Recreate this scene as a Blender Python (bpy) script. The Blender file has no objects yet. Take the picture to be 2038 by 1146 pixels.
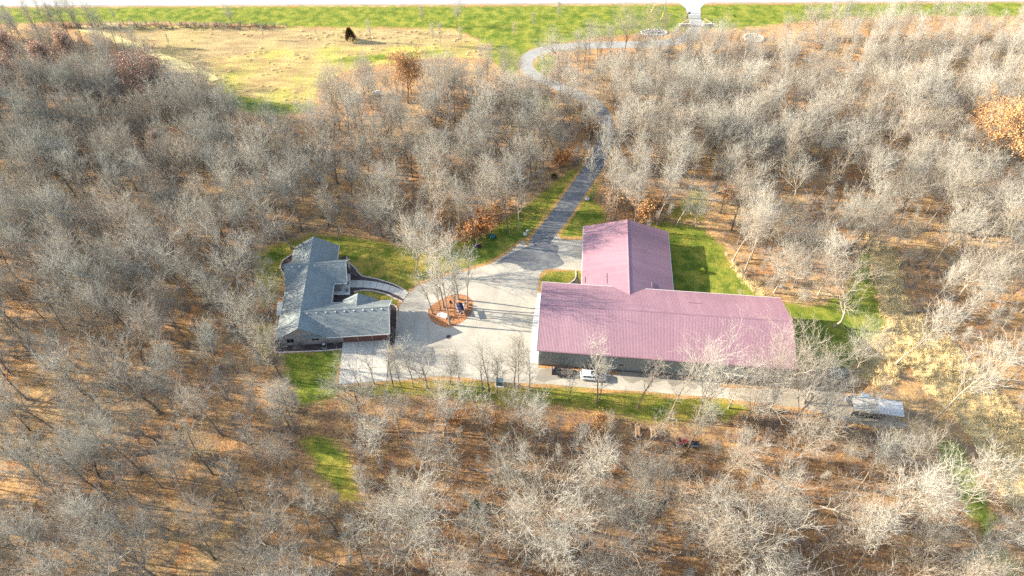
import bpy, bmesh, math, random
import numpy as np
from math import radians, sin, cos, pi
from mathutils import Vector, Matrix

# ------------------------------------------------------------------ camera, sky, sun, exposure
scene = bpy.context.scene
COL = scene.collection
PITCH = 0.8352
cam_data = bpy.data.cameras.new("camera")
cam_data.sensor_width = 36.0
cam_data.lens = 1352.87 / 2038.0 * 36.0
cam_data.clip_start = 1.0
cam_data.clip_end = 5000.0
cam = bpy.data.objects.new("camera", cam_data)
cam.location = (0.0, 0.0, 120.0)
cam.rotation_euler = (pi / 2 - PITCH, 0.0, 0.0)
COL.objects.link(cam)
scene.camera = cam

SUN_EL = radians(21.5)
SHADOW = Vector((cos(radians(-8.0)), sin(radians(-8.0)), 0.0))      # shadows run towards +x
to_sun = Vector((-SHADOW.x * cos(SUN_EL), -SHADOW.y * cos(SUN_EL), sin(SUN_EL)))
world = bpy.data.worlds.new("World")
scene.world = world
world.use_nodes = True
wn = world.node_tree
wn.nodes.clear()
w_out = wn.nodes.new("ShaderNodeOutputWorld")
w_bg = wn.nodes.new("ShaderNodeBackground")
w_sky = wn.nodes.new("ShaderNodeTexSky")
w_sky.sky_type = 'NISHITA'
w_sky.sun_disc = False
w_sky.sun_elevation = SUN_EL
w_sky.sun_rotation = math.atan2(to_sun.x, to_sun.y)
w_sky.air_density = 1.0
w_sky.dust_density = 1.0
w_bg.inputs["Strength"].default_value = 0.15
wn.links.new(w_sky.outputs[0], w_bg.inputs["Color"])
wn.links.new(w_bg.outputs[0], w_out.inputs["Surface"])

sun_data = bpy.data.lights.new("sun", 'SUN')
sun_data.energy = 5.0
sun_data.angle = radians(0.53)
sun_data.color = (1.0, 0.93, 0.80)
sun = bpy.data.objects.new("sun", sun_data)
sun.location = (-120, 100, 150)
sun.rotation_euler = to_sun.to_track_quat('Z', 'Y').to_euler()
COL.objects.link(sun)

scene.view_settings.view_transform = 'Standard'
scene.view_settings.look = 'None'
scene.view_settings.exposure = 1.68
scene.view_settings.gamma = 1.0
scene.view_settings.use_curve_mapping = False
scene.cycles.max_bounces = 4
scene.cycles.diffuse_bounces = 2
scene.cycles.glossy_bounces = 2
scene.cycles.transparent_max_bounces = 4
scene.cycles.use_denoising = False

# ------------------------------------------------------------------ materials
def srgb(c):
    return tuple(x for x in c) + (1.0,)

class NT:
    def __init__(s, name):
        s.m = bpy.data.materials.new(name)
        s.m.use_nodes = True
        s.t = s.m.node_tree
        s.b = s.t.nodes["Principled BSDF"]
    def n(s, kind, **kw):
        nd = s.t.nodes.new("ShaderNode" + kind)
        for k, v in kw.items():
            setattr(nd, k, v)
        return nd
    def l(s, a, b):
        s.t.links.new(a, b)
    def val(s, sock, v):
        if isinstance(v, (int, float)):
            sock.default_value = v
        elif isinstance(v, tuple):
            sock.default_value = v if len(v) != 3 or len(sock.default_value) == 3 else v + (1.0,)
        else:
            s.l(v, sock)
    def noise(s, scale, detail=4.0, rough=0.6, vec=None, dist=0.0):
        nd = s.n("TexNoise")
        nd.inputs["Scale"].default_value = scale
        nd.inputs["Detail"].default_value = detail
        nd.inputs["Roughness"].default_value = rough
        nd.inputs["Distortion"].default_value = dist
        if vec is not None:
            s.l(vec, nd.inputs["Vector"])
        return nd.outputs["Fac"]
    def math(s, op, a, b=0.0, c=0.0, clamp=False):
        nd = s.n("Math", operation=op, use_clamp=clamp)
        s.val(nd.inputs[0], a); s.val(nd.inputs[1], b); s.val(nd.inputs[2], c)
        return nd.outputs[0]
    def ss(s, x, lo, hi, a=0.0, b=1.0):
        nd = s.n("MapRange", interpolation_type='SMOOTHSTEP')
        s.val(nd.inputs[0], x)
        for i, v in enumerate((lo, hi, a, b)):
            nd.inputs[i + 1].default_value = v
        return nd.outputs[0]
    def mix(s, fac, a, b, mode='MIX'):
        nd = s.n("Mix", data_type='RGBA', blend_type=mode)
        s.val(nd.inputs[0], fac)
        for sock, v in ((nd.inputs[6], a), (nd.inputs[7], b)):
            if isinstance(v, tuple):
                sock.default_value = (v + (1.0,)) if len(v) == 3 else v
            else:
                s.l(v, sock)
        return nd.outputs[2]
    def coords(s, which="Object"):
        return s.n("TexCoord").outputs[which]
    def pos(s):
        return s.n("NewGeometry").outputs["Position"]
    def attr(s, name, kind='GEOMETRY'):
        nd = s.n("Attribute", attribute_type=kind, attribute_name=name)
        return nd.outputs["Fac"]
    def bump(s, h, strength=0.3, dist=0.05):
        nd = s.n("Bump")
        nd.inputs["Strength"].default_value = strength
        nd.inputs["Distance"].default_value = dist
        s.l(h, nd.inputs["Height"])
        s.l(nd.outputs[0], s.b.inputs["Normal"])
    def out(s, col, rough=0.8, metal=0.0, spec=0.3):
        s.val(s.b.inputs["Base Color"], col)
        s.val(s.b.inputs["Roughness"], rough)
        s.b.inputs["Metallic"].default_value = metal
        s.b.inputs["Specular IOR Level"].default_value = spec
        return s.m

def plain(name, col, rough=0.7, metal=0.0, var=0.18, scale=3.0, spec=0.3):
    t = NT(name)
    f = t.noise(scale, 5.0, 0.65, t.coords())
    lo = tuple(c * (1 - var) for c in col)
    hi = tuple(min(1.0, c * (1 + var)) for c in col)
    return t.out(t.mix(t.ss(f, 0.3, 0.7), lo, hi), rough, metal, spec)

def m_ground():
    t = NT("ground_cover")
    p = t.pos()
    n_big = t.noise(0.045, 3.0, 0.55, p)
    n_mid = t.noise(0.28, 5.0, 0.65, p)
    n_fin = t.noise(2.2, 6.0, 0.75, p)
    n_leaf = t.noise(6.0, 3.0, 0.7, p)
    # leaf litter
    c = t.mix(t.ss(n_fin, 0.33, 0.68), (0.26, 0.135, 0.06), (0.62, 0.33, 0.125))
    c = t.mix(t.ss(n_big, 0.42, 0.62, 0.0, 0.75), c, t.mix(t.ss(n_fin, 0.35, 0.65), (0.36, 0.22, 0.09), (0.70, 0.46, 0.20)))
    c = t.mix(t.ss(n_mid, 0.44, 0.62, 0.0, 0.85), c, t.mix(t.ss(n_fin, 0.3, 0.7), (0.13, 0.09, 0.06), (0.38, 0.26, 0.16)))
    n_rust = t.noise(0.16, 4.0, 0.6, t.mapped(p, (31, 7, 0)))
    c = t.mix(t.ss(n_rust, 0.56, 0.68, 0.0, 0.7), c, t.mix(t.ss(n_fin, 0.3, 0.65), (0.32, 0.12, 0.04), (0.62, 0.27, 0.08)))
    c = t.mix(t.ss(n_leaf, 0.56, 0.68, 0.0, 0.6), c, (0.74, 0.54, 0.29))
    c = t.mix(t.ss(n_leaf, 0.44, 0.33, 0.0, 0.6), c, (0.11, 0.07, 0.045))
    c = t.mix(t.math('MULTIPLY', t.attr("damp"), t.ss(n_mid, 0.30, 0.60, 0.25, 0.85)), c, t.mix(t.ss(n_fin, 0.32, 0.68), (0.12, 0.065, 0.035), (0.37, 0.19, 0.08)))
    # straw-coloured tall grass
    a_straw = t.attr("straw")
    wob = t.math('MULTIPLY_ADD', t.math('SUBTRACT', n_mid, 0.5), 1.3, t.math('MULTIPLY', t.math('SUBTRACT', n_fin, 0.5), 0.6))
    sx = t.ss(t.math('ADD', a_straw, wob), 0.35, 0.65)
    cs = t.mix(t.ss(n_fin, 0.3, 0.7), (0.50, 0.34, 0.14), (0.80, 0.60, 0.30))
    c = t.mix(sx, c, cs)
    # meadow
    a_mead = t.attr("meadow")
    mx = t.ss(t.math('MULTIPLY_ADD', wob, 0.7, a_mead), 0.35, 0.65)
    st = t.n("Mapping"); st.inputs["Scale"].default_value = (0.25, 1.0, 1.0)
    t.l(p, st.inputs["Vector"])
    n_str = t.noise(0.35, 5.0, 0.65, st.outputs[0])
    cm = t.mix(t.ss(n_str, 0.38, 0.66), (0.33, 0.225, 0.095), (0.50, 0.37, 0.14))
    cm = t.mix(t.ss(n_big, 0.44, 0.58, 0.0, 0.7), cm, (0.42, 0.39, 0.075))
    cm = t.mix(t.ss(t.noise(0.12, 4.0, 0.6, p), 0.56, 0.68, 0.0, 0.6), cm, (0.26, 0.27, 0.06))
    cm = t.mix(t.ss(n_fin, 0.55, 0.75, 0.0, 0.5), cm, (0.26, 0.17, 0.08))
    dx = t.ss(t.math('MULTIPLY_ADD', wob, 0.8, t.attr("dry")), 0.3, 0.7, 0.0, 0.8)
    cm = t.mix(dx, cm, t.mix(t.ss(n_str, 0.35, 0.65), (0.30, 0.205, 0.105), (0.45, 0.325, 0.155)))
    c = t.mix(mx, c, cm)
    # mown grass
    a_lawn = t.attr("lawn")
    lx = t.ss(t.math('MULTIPLY_ADD', wob, 1.15, a_lawn), 0.30, 0.70)
    cg = t.mix(t.ss(n_mid, 0.35, 0.65), (0.10, 0.145, 0.018), (0.27, 0.265, 0.04))
    cg = t.mix(t.ss(n_fin, 0.45, 0.75, 0.0, 0.55), cg, (0.065, 0.105, 0.012))
    lf = t.attr("leafy")
    lfx = t.ss(t.math('ADD', t.math('MULTIPLY_ADD', n_leaf, 0.9, lf), t.math('MULTIPLY', n_mid, 0.8)), 0.98, 1.34, 0.0, 0.9)
    cg = t.mix(lfx, cg, t.mix(t.ss(n_fin, 0.35, 0.65), (0.36, 0.19, 0.045), (0.62, 0.40, 0.10)))
    c = t.mix(lx, c, cg)
    # fallen leaves heaped along the pavement edges
    a_edge = t.attr("edge")
    ex = t.ss(t.math('MULTIPLY_ADD', t.math('SUBTRACT', n_fin, 0.5), 0.9, a_edge), 0.40, 0.66, 0.0, 0.9)
    c = t.mix(ex, c, t.mix(t.ss(n_leaf, 0.35, 0.65), (0.34, 0.16, 0.055), (0.66, 0.39, 0.15)))
    t.bump(t.math('ADD', n_fin, t.math('MULTIPLY', n_leaf, 0.5)), 0.9, 0.28)
    return t.out(c, 0.95, 0.0, 0.1)

def mapped(s, p, off):
    nd = s.n("Mapping"); nd.inputs["Location"].default_value = off
    s.l(p, nd.inputs["Vector"])
    return nd.outputs[0]
NT.mapped = mapped

def m_pave(name, lo, hi, dark, streak=0.25):
    t = NT(name)
    p = t.pos()
    a = t.noise(0.16, 5.0, 0.6, p, 0.6)
    b = t.noise(1.4, 5.0, 0.7, p)
    c = t.mix(t.ss(a, 0.3, 0.7), lo, hi)
    c = t.mix(t.ss(b, 0.5, 0.8, 0.0, 0.35), c, dark)
    st = t.n("Mapping"); st.inputs["Scale"].default_value = (0.06, 0.9, 1.0)
    st.inputs["Rotation"].default_value = (0, 0, 0.25)
    t.l(p, st.inputs["Vector"])
    c = t.mix(t.ss(t.noise(1.0, 4.0, 0.6, st.outputs[0]), 0.48, 0.72, 0.0, streak), c, dark)
    c = t.mix(t.ss(t.noise(9.0, 2.0, 0.6, p), 0.62, 0.75, 0.0, 0.25), c, dark)
    vo = t.n("TexVoronoi", feature='DISTANCE_TO_EDGE')
    vo.inputs["Scale"].default_value = 0.13
    dv = t.n("Mapping"); dv.inputs["Location"].default_value = (3.1, 7.7, 0)
    t.l(p, dv.inputs["Vector"])
    jit = t.n("TexNoise"); jit.inputs["Scale"].default_value = 0.5; jit.inputs["Detail"].default_value = 4.0
    t.l(p, jit.inputs["Vector"])
    vm = t.n("VectorMath", operation='MULTIPLY_ADD')
    t.l(jit.outputs["Color"], vm.inputs[0]); vm.inputs[1].default_value = (5.0, 5.0, 0.0)
    t.l(dv.outputs[0], vm.inputs[2]); t.l(vm.outputs[0], vo.inputs["Vector"])
    c = t.mix(t.ss(vo.outputs["Distance"], 0.0, 0.014, 0.22, 0.0), c, tuple(x * 0.5 for x in dark))
    c = t.mix(t.ss(t.noise(0.45, 4.0, 0.7, p, 1.5), 0.60, 0.72, 0.0, 0.4), c, dark)
    t.bump(b, 0.15, 0.02)
    return t.out(c, 0.85, 0.0, 0.25)

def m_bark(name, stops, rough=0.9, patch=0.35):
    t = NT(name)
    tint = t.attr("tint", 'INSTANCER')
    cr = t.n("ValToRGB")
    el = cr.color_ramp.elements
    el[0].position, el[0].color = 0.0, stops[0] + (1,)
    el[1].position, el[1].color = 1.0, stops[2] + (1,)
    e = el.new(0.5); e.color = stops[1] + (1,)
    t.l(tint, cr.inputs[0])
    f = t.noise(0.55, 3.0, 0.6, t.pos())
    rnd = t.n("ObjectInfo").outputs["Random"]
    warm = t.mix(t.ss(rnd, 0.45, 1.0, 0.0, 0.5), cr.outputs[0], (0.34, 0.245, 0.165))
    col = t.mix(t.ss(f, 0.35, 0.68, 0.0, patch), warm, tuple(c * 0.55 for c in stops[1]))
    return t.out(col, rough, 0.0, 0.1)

def m_leaf(name, lo, hi):
    t = NT(name)
    f = t.noise(0.9, 4.0, 0.7, t.pos())
    g = t.noise(7.0, 2.0, 0.6, t.pos())
    c = t.mix(t.ss(f, 0.32, 0.68), lo, hi)
    c = t.mix(t.ss(g, 0.5, 0.75, 0.0, 0.6), c, tuple(x * 0.45 for x in lo))
    return t.out(c, 0.85, 0.0, 0.15)

def m_metal_roof(name, lo, hi):
    t = NT(name)
    oi = t.n("ObjectInfo").outputs["Random"]
    f = t.noise(0.12, 4.0, 0.6, t.pos())
    c = t.mix(t.ss(f, 0.3, 0.7), lo, hi)
    c = t.mix(t.math('MULTIPLY', oi, 0.30), c, tuple(x * 0.72 for x in lo))
    g = t.noise(2.5, 5.0, 0.7, t.pos())
    st = t.n("Mapping"); st.inputs["Scale"].default_value = (2.2, 0.10, 1.0)
    t.l(t.pos(), st.inputs["Vector"])
    k = t.noise(1.0, 4.0, 0.6, st.outputs[0])
    c = t.mix(t.ss(g, 0.48, 0.78, 0.0, 0.35), c, (0.38, 0.24, 0.25))
    c = t.mix(t.ss(k, 0.5, 0.75, 0.0, 0.35), c, (0.20, 0.12, 0.15))
    return t.out(c, t.ss(g, 0.3, 0.7, 0.38, 0.55), 0.0, 0.5)

def m_shingle():
    t = NT("asphalt_shingles")
    co = t.coords("Object")
    br = t.n("TexBrick")
    br.inputs["Scale"].default_value = 1.0
    br.inputs["Brick Width"].default_value = 0.55
    br.inputs["Row Height"].default_value = 0.19
    br.inputs["Mortar Size"].default_value = 0.012
    br.inputs["Color1"].default_value = (0.16, 0.175, 0.162, 1)
    br.inputs["Color2"].default_value = (0.285, 0.30, 0.275, 1)
    br.inputs["Mortar"].default_value = (0.05, 0.06, 0.06, 1)
    t.l(co, br.inputs["Vector"])
    v = t.noise(2.6, 5.0, 0.75, t.pos())
    w = t.noise(0.35, 3.0, 0.6, t.pos())
    c = t.mix(t.ss(v, 0.35, 0.7, 0.15, 0.8), br.outputs["Color"], (0.255, 0.27, 0.25))
    c = t.mix(t.ss(v, 0.58, 0.72, 0.0, 0.6), c, (0.36, 0.37, 0.34))
    c = t.mix(t.ss(w, 0.45, 0.7, 0.0, 0.35), c, (0.14, 0.175, 0.175))
    t.bump(v, 0.6, 0.06)
    return t.out(c, 0.9, 0.0, 0.2)

M = {}
M['ground'] = m_ground()
M['court'] = m_pave("weathered_pavement", (0.36, 0.315, 0.245), (0.46, 0.41, 0.32), (0.26, 0.225, 0.18))
M['asphalt'] = m_pave("asphalt", (0.13, 0.13, 0.128), (0.22, 0.21, 0.195), (0.09, 0.09, 0.092))
M['concrete'] = m_pave("concrete", (0.47, 0.42, 0.34), (0.62, 0.56, 0.46), (0.37, 0.34, 0.29))
M['white_concrete'] = m_pave("pale_concrete", (0.66, 0.61, 0.53), (0.78, 0.72, 0.64), (0.5, 0.46, 0.41), 0.12)
M['road'] = m_pave("road_surface", (0.35, 0.34, 0.315), (0.43, 0.415, 0.385), (0.27, 0.26, 0.245), 0.4)
M['gravel'] = m_pave("gravel", (0.30, 0.245, 0.17), (0.40, 0.325, 0.23), (0.20, 0.16, 0.11))
M['drive_grey'] = m_pave("grey_drive", (0.26, 0.25, 0.225), (0.35, 0.335, 0.30), (0.19, 0.18, 0.165))
M['track'] = m_leaf("trodden_dry_grass", (0.50, 0.39, 0.15), (0.66, 0.53, 0.24))
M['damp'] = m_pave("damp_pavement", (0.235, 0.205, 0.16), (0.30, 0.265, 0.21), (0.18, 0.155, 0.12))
M['mulch'] = plain("bark_mulch", (0.085, 0.06, 0.052), 0.95, 0, 0.6, 3.0)
M['red_mulch'] = plain("orange_mulch", (0.36, 0.16, 0.07), 0.95, 0, 0.7, 3.0)
M['edging'] = plain("edging_stone", (0.58, 0.46, 0.38), 0.85, 0, 0.2, 2.0)
M['shingle'] = m_shingle()
M['trim'] = plain("pale_trim", (0.62, 0.58, 0.53), 0.6, 0, 0.08)
M['siding'] = plain("taupe_siding", (0.32, 0.29, 0.265), 0.8, 0, 0.12, 1.5)
M['garage'] = plain("brown_door", (0.165, 0.075, 0.06), 0.6, 0, 0.15)
M['glass'] = plain("dark_glass", (0.012, 0.016, 0.022), 0.12, 0, 0.1, 1.0, 0.5)
M['roof_red'] = m_metal_roof("faded_red_metal", (0.265, 0.140, 0.160), (0.315, 0.170, 0.188))
M['wall_metal'] = plain("grey_green_metal", (0.205, 0.225, 0.21), 0.55, 0, 0.12, 0.6, 0.5)
M['white_paint'] = plain("white_paint", (0.80, 0.80, 0.80), 0.28, 0, 0.04, 1.0, 0.5)
M['white_plastic'] = plain("white_plastic", (0.78, 0.76, 0.74), 0.5, 0, 0.06)
M['black'] = plain("black_rubber", (0.018, 0.018, 0.02), 0.8, 0, 0.2)
M['dark_metal'] = plain("dark_metal", (0.045, 0.045, 0.05), 0.5, 0, 0.2)
M['steel'] = plain("galvanised_steel", (0.42, 0.44, 0.45), 0.4, 0.6, 0.12)
M['red'] = plain("red_paint", (0.42, 0.03, 0.025), 0.4, 0, 0.1)
M['maroon'] = plain("maroon_paint", (0.13, 0.018, 0.03), 0.5, 0, 0.2)
M['navy'] = plain("navy_fabric", (0.022, 0.02, 0.05), 0.8, 0, 0.3)
M['purple'] = plain("purple_paint", (0.16, 0.08, 0.26), 0.6, 0, 0.2)
M['teal'] = plain("teal_plastic", (0.02, 0.16, 0.17), 0.5, 0, 0.2)
M['teal_dark'] = plain("dark_teal_sheet", (0.03, 0.075, 0.08), 0.6, 0, 0.4)
M['green_box'] = plain("grey_green_cabinet", (0.10, 0.15, 0.15), 0.5, 0, 0.12)
M['pinkwhite'] = plain("weathered_white_wood", (0.68, 0.58, 0.54), 0.8, 0, 0.12)
M['wood'] = plain("weathered_wood", (0.42, 0.26, 0.13), 0.85, 0, 0.3, 4.0)
M['grey_wood'] = plain("grey_weathered_wood", (0.17, 0.145, 0.12), 0.9, 0, 0.3, 3.0)
M['beam'] = plain("pale_timber", (0.60, 0.42, 0.30), 0.8, 0, 0.15, 2.0)
M['grey_sheet'] = plain("weathered_roof_sheet", (0.43, 0.39, 0.32), 0.75, 0, 0.2, 1.0)
M['grey_sheet_b'] = plain("pale_roof_sheet", (0.50, 0.48, 0.45), 0.6, 0, 0.12, 1.0)
M['stone'] = plain("pale_fieldstone", (0.56, 0.51, 0.46), 0.9, 0, 0.3, 2.2)
M['stone_grey'] = plain("grey_fieldstone", (0.27, 0.26, 0.25), 0.9, 0, 0.4, 1.5)
M['yellow'] = plain("yellow_guard", (0.75, 0.62, 0.03), 0.5, 0, 0.05)
M['blue'] = plain("pale_blue_paint", (0.25, 0.36, 0.47), 0.5, 0, 0.15)
M['amber'] = plain("tail_lamp", (0.35, 0.01, 0.02), 0.3, 0, 0.05, 1.0, 0.5)
M['lamp'] = plain("lamp_glass", (0.75, 0.76, 0.78), 0.2, 0, 0.03, 1.0, 0.5)
M['trunk'] = m_bark("trunk_bark", ((0.075, 0.067, 0.058), (0.185, 0.15, 0.112), (0.46, 0.385, 0.285)), 0.9, 0.4)
M['twig'] = m_bark("twig_bark", ((0.25, 0.245, 0.20), (0.385, 0.35, 0.28), (0.52, 0.465, 0.37)), 0.9, 0.15)
M['brush'] = m_bark("brush_stems", ((0.17, 0.135, 0.115), (0.30, 0.25, 0.215), (0.48, 0.42, 0.35)), 0.95, 0.3)
M['leaf_orange'] = m_leaf("dry_orange_leaves", (0.48, 0.23, 0.085), (0.68, 0.39, 0.16))
M['leaf_russet'] = m_leaf("dry_russet_leaves", (0.32, 0.175, 0.125), (0.47, 0.28, 0.19))
M['leaf_pink'] = m_leaf("dry_pale_leaves", (0.46, 0.27, 0.17), (0.62, 0.42, 0.28))
M['leaf_rust'] = m_leaf("rust_shrub_leaves", (0.36, 0.14, 0.045), (0.56, 0.25, 0.08))
M['needle'] = m_leaf("evergreen_needles", (0.045, 0.065, 0.018), (0.13, 0.13, 0.035))
M['needle_bronze'] = m_leaf("bronze_juniper_needles", (0.085, 0.06, 0.022), (0.21, 0.14, 0.05))
M['needle_lime'] = m_leaf("lime_shrub_leaves", (0.20, 0.28, 0.03), (0.36, 0.42, 0.06))
M['straw_tuft'] = m_leaf("dry_grass_blades", (0.62, 0.46, 0.21), (0.84, 0.66, 0.36))

# ------------------------------------------------------------------ mesh helpers
class MB:
    def __init__(s):
        s.v = []; s.f = []
    def add(s, vs, fs):
        o = len(s.v)
        s.v += [tuple(map(float, p)) for p in vs]
        s.f += [tuple(o + i for i in f) for f in fs]
        return s
    def box(s, c, d, rz=0.0, taper=1.0):
        x, y, z = (k / 2 for k in d)
        vs = []
        for zz, k in ((-z, 1.0), (z, taper)):
            for a, b in ((-x, -y), (x, -y), (x, y), (-x, y)):
                a *= k; b *= k
                vs.append((c[0] + a * cos(rz) - b * sin(rz), c[1] + a * sin(rz) + b * cos(rz), c[2] + zz))
        return s.add(vs, [(3, 2, 1, 0), (4, 5, 6, 7), (0, 1, 5, 4), (1, 2, 6, 5), (2, 3, 7, 6), (3, 0, 4, 7)])
    def hexa(s, vs):
        return s.add(vs, [(3, 2, 1, 0), (4, 5, 6, 7), (0, 1, 5, 4), (1, 2, 6, 5), (2, 3, 7, 6), (3, 0, 4, 7)])
    def poly(s, pts, z0, z1):
        n = len(pts)
        if sum(pts[i][0] * pts[(i + 1) % n][1] - pts[(i + 1) % n][0] * pts[i][1] for i in range(n)) < 0:
            pts = pts[::-1]
        vs = [(p[0], p[1], z0) for p in pts] + [(p[0], p[1], z1) for p in pts]
        fs = [tuple(range(n, 2 * n))] + [(i, (i + 1) % n, n + (i + 1) % n, n + i) for i in range(n)]
        return s.add(vs, fs)
    def tube(s, pts, r, n=6, caps=True):
        pts = [Vector(p) for p in pts]
        rs = r if isinstance(r, (list, tuple)) else [r] * len(pts)
        vs, fs = [], []
        up = Vector((0, 0, 1))
        for i, p in enumerate(pts):
            d = (pts[min(i + 1, len(pts) - 1)] - pts[max(i - 1, 0)]).normalized()
            a = d.cross(up)
            if a.length < 1e-3:
                a = d.cross(Vector((1, 0, 0)))
            a.normalize(); b = d.cross(a)
            for k in range(n):
                t = 2 * pi * k / n
                vs.append(p + (a * cos(t) + b * sin(t)) * rs[i])
        for i in range(len(pts) - 1):
            for k in range(n):
                fs.append((i * n + k, i * n + (k + 1) % n, (i + 1) * n + (k + 1) % n, (i + 1) * n + k))
        if caps:
            fs.append(tuple(range(n))[::-1]); fs.append(tuple(range((len(pts) - 1) * n, len(pts) * n)))
        return s.add(vs, fs)
    def lathe(s, c, prof, n=14):
        vs, fs = [], []
        for r, z in prof:
            for k in range(n):
                t = 2 * pi * k / n
                vs.append((c[0] + r * cos(t), c[1] + r * sin(t), c[2] + z))
        for i in range(len(prof) - 1):
            for k in range(n):
                fs.append((i * n + k, i * n + (k + 1) % n, (i + 1) * n + (k + 1) % n, (i + 1) * n + k))
        fs.append(tuple(range(n))[::-1]); fs.append(tuple(range((len(prof) - 1) * n, len(prof) * n)))
        return s.add(vs, fs)
    def mesh(s, name, mat):
        me = bpy.data.meshes.new(name)
        me.from_pydata(s.v, [], s.f)
        me.materials.append(M[mat] if isinstance(mat, str) else mat)
        me.update()
        return me
    def build(s, name, mat, parent=None, loc=None, rz=None, smooth=False, bevel=0.0):
        o = bpy.data.objects.new(name, s.mesh(name, mat))
        COL.objects.link(o)
        if parent is not None:
            o.parent = parent
        if loc is not None:
            o.location = loc
        if rz is not None:
            o.rotation_euler = (0, 0, rz)
        if smooth:
            for p in o.data.polygons:
                p.use_smooth = True
        if bevel:
            md = o.modifiers.new("bevel", 'BEVEL'); md.width = bevel; md.segments = 2; md.limit_method = 'ANGLE'
        return o

def tag(o, label=None, cat=None, group=None, kind=None):
    for k, v in (("label", label), ("category", cat), ("group", group), ("kind", kind)):
        if v:
            o[k] = v
    return o

def empty(name, loc, rz=0.0, label=None, cat=None, group=None):
    o = bpy.data.objects.new(name, None)
    o.location = loc
    o.rotation_euler = (0, 0, rz)
    o.empty_display_size = 0.5
    COL.objects.link(o)
    return tag(o, label, cat, group)

def inst(name, me, parent, loc=(0, 0, 0), rz=0.0, scale=(1, 1, 1)):
    o = bpy.data.objects.new(name, me)
    COL.objects.link(o)
    o.parent = parent
    o.location = loc
    o.rotation_euler = (0, 0, rz)
    o.scale = scale
    return o

def smooth_line(pts, n=6, closed=False):
    """Catmull-Rom through points."""
    P = [np.array(p[:2], float) for p in pts]
    out = []
    m = len(P)
    rng = range(m if closed else m - 1)
    for i in rng:
        if closed:
            a, b, c, d = P[(i - 1) % m], P[i], P[(i + 1) % m], P[(i + 2) % m]
        else:
            a, b, c, d = P[max(i - 1, 0)], P[i], P[i + 1], P[min(i + 2, m - 1)]
        for k in range(n):
            t = k / n
            out.append(tuple(0.5 * (2 * b + (c - a) * t + (2 * a - 5 * b + 4 * c - d) * t * t + (3 * b - a - 3 * c + d) * t ** 3)))
    if not closed:
        out.append(tuple(P[-1]))
    return out

def ribbon(line, w):
    L = [np.array(p) for p in line]
    lf, rt = [], []
    for i, p in enumerate(L):
        d = L[min(i + 1, len(L) - 1)] - L[max(i - 1, 0)]
        d = d / (np.linalg.norm(d) + 1e-9)
        nn = np.array((-d[1], d[0]))
        ww = w[i] if isinstance(w, (list, tuple)) else w
        lf.append(tuple(p + nn * ww / 2)); rt.append(tuple(p - nn * ww / 2))
    return lf, rt

def sheet(name, pts, z, mat, kind='structure', parent=None):
    bm = bmesh.new()
    vs = [bm.verts.new((p[0], p[1], z)) for p in pts]
    f = bm.faces.new(vs)
    if f.normal.z < 0 or f.calc_area() and True:
        f.normal_update()
        if f.normal.z < 0:
            f.normal_flip()
    bmesh.ops.triangulate(bm, faces=bm.faces[:])
    me = bpy.data.meshes.new(name)
    bm.to_mesh(me); bm.free()
    me.materials.append(M[mat])
    o = bpy.data.objects.new(name, me)
    COL.objects.link(o)
    if parent is not None:
        o.parent = parent
    elif kind:
        o["kind"] = kind
    return o

def ribbon_sheet(name, line, w, z, mat, kind='structure'):
    lf, rt = ribbon(line, w)
    mb = MB()
    n = len(lf)
    mb.add([(p[0], p[1], z) for p in lf] + [(p[0], p[1], z) for p in rt], [(i + n, i + n + 1, i + 1, i) for i in range(n - 1)])
    o = mb.build(name, mat)
    if kind:
        o["kind"] = kind
    return o

# ------------------------------------------------------------------ plan of the place (metres)
COURT = [(3.92, 122.42), (2.94, 124.97), (-1.38, 119.92), (-4.95, 116.78), (-10.05, 114.56), (-13.79, 113.38), (-18.53, 111.55), (-22.10, 109.58), (-24.04, 107.32), (-25.43, 104.79),
         (-26.22, 102.32), (-26.11, 98.26), (-25.69, 93.62), (-25.69, 89.72), (-26.49, 88.09), (-26.51, 82.04), (-23.33, 82.17), (-19.14, 82.94), (-14.99, 83.33), (-10.58, 82.94), (-7.25, 82.43), (-3.83, 81.79),
         (1.49, 81.53), (8.16, 81.15), (15.32, 80.39), (23.26, 79.64), (28.28, 79.39), (34.37, 78.65), (44.95, 77.66), (45.72, 80.27),
         (30.02, 82.81), (5.73, 85.42), (5.76, 86.61), (3.81, 86.74), (4.69, 98.26), (6.07, 107.48), (6.40, 110.72), (6.69, 112.71), (7.34, 114.05), (8.47, 114.90), (12.39, 114.73), (17.38, 114.22),
         (18.15, 125.16), (13.30, 125.16), (12.05, 125.90), (11.60, 127.20)]
DRIVE_LINE = [(6.17, 121.35), (8.09, 126.46), (12.28, 133.73), (17.56, 143.94), (23.63, 156.12), (27.27, 166.17), (28.66, 176.41), (26.95, 185.12), (21.88, 191.69), (14.10, 197.94), (7.83, 203.48), (4.76, 210.19),
              (6.41, 216.84), (12.81, 221.30), (22.06, 223.22), (35.56, 224.10), (51.59, 224.80), (60.64, 228.02), (65.62, 233.89), (67.86, 242.27), (68.12, 251.04), (69.93, 264.57)]
LANE = [(44.45, 80.27), (61.23, 79.89), (67.69, 79.64), (71.14, 78.03), (78.48, 72.64), (80.04, 70.90), (74.66, 70.55), (68.15, 72.17), (59.93, 75.36), (44.92, 77.54)]
APRON = [(-37.59, 92.28), (-27.20, 93.06), (-26.55, 81.98), (-36.58, 81.15)]
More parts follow.
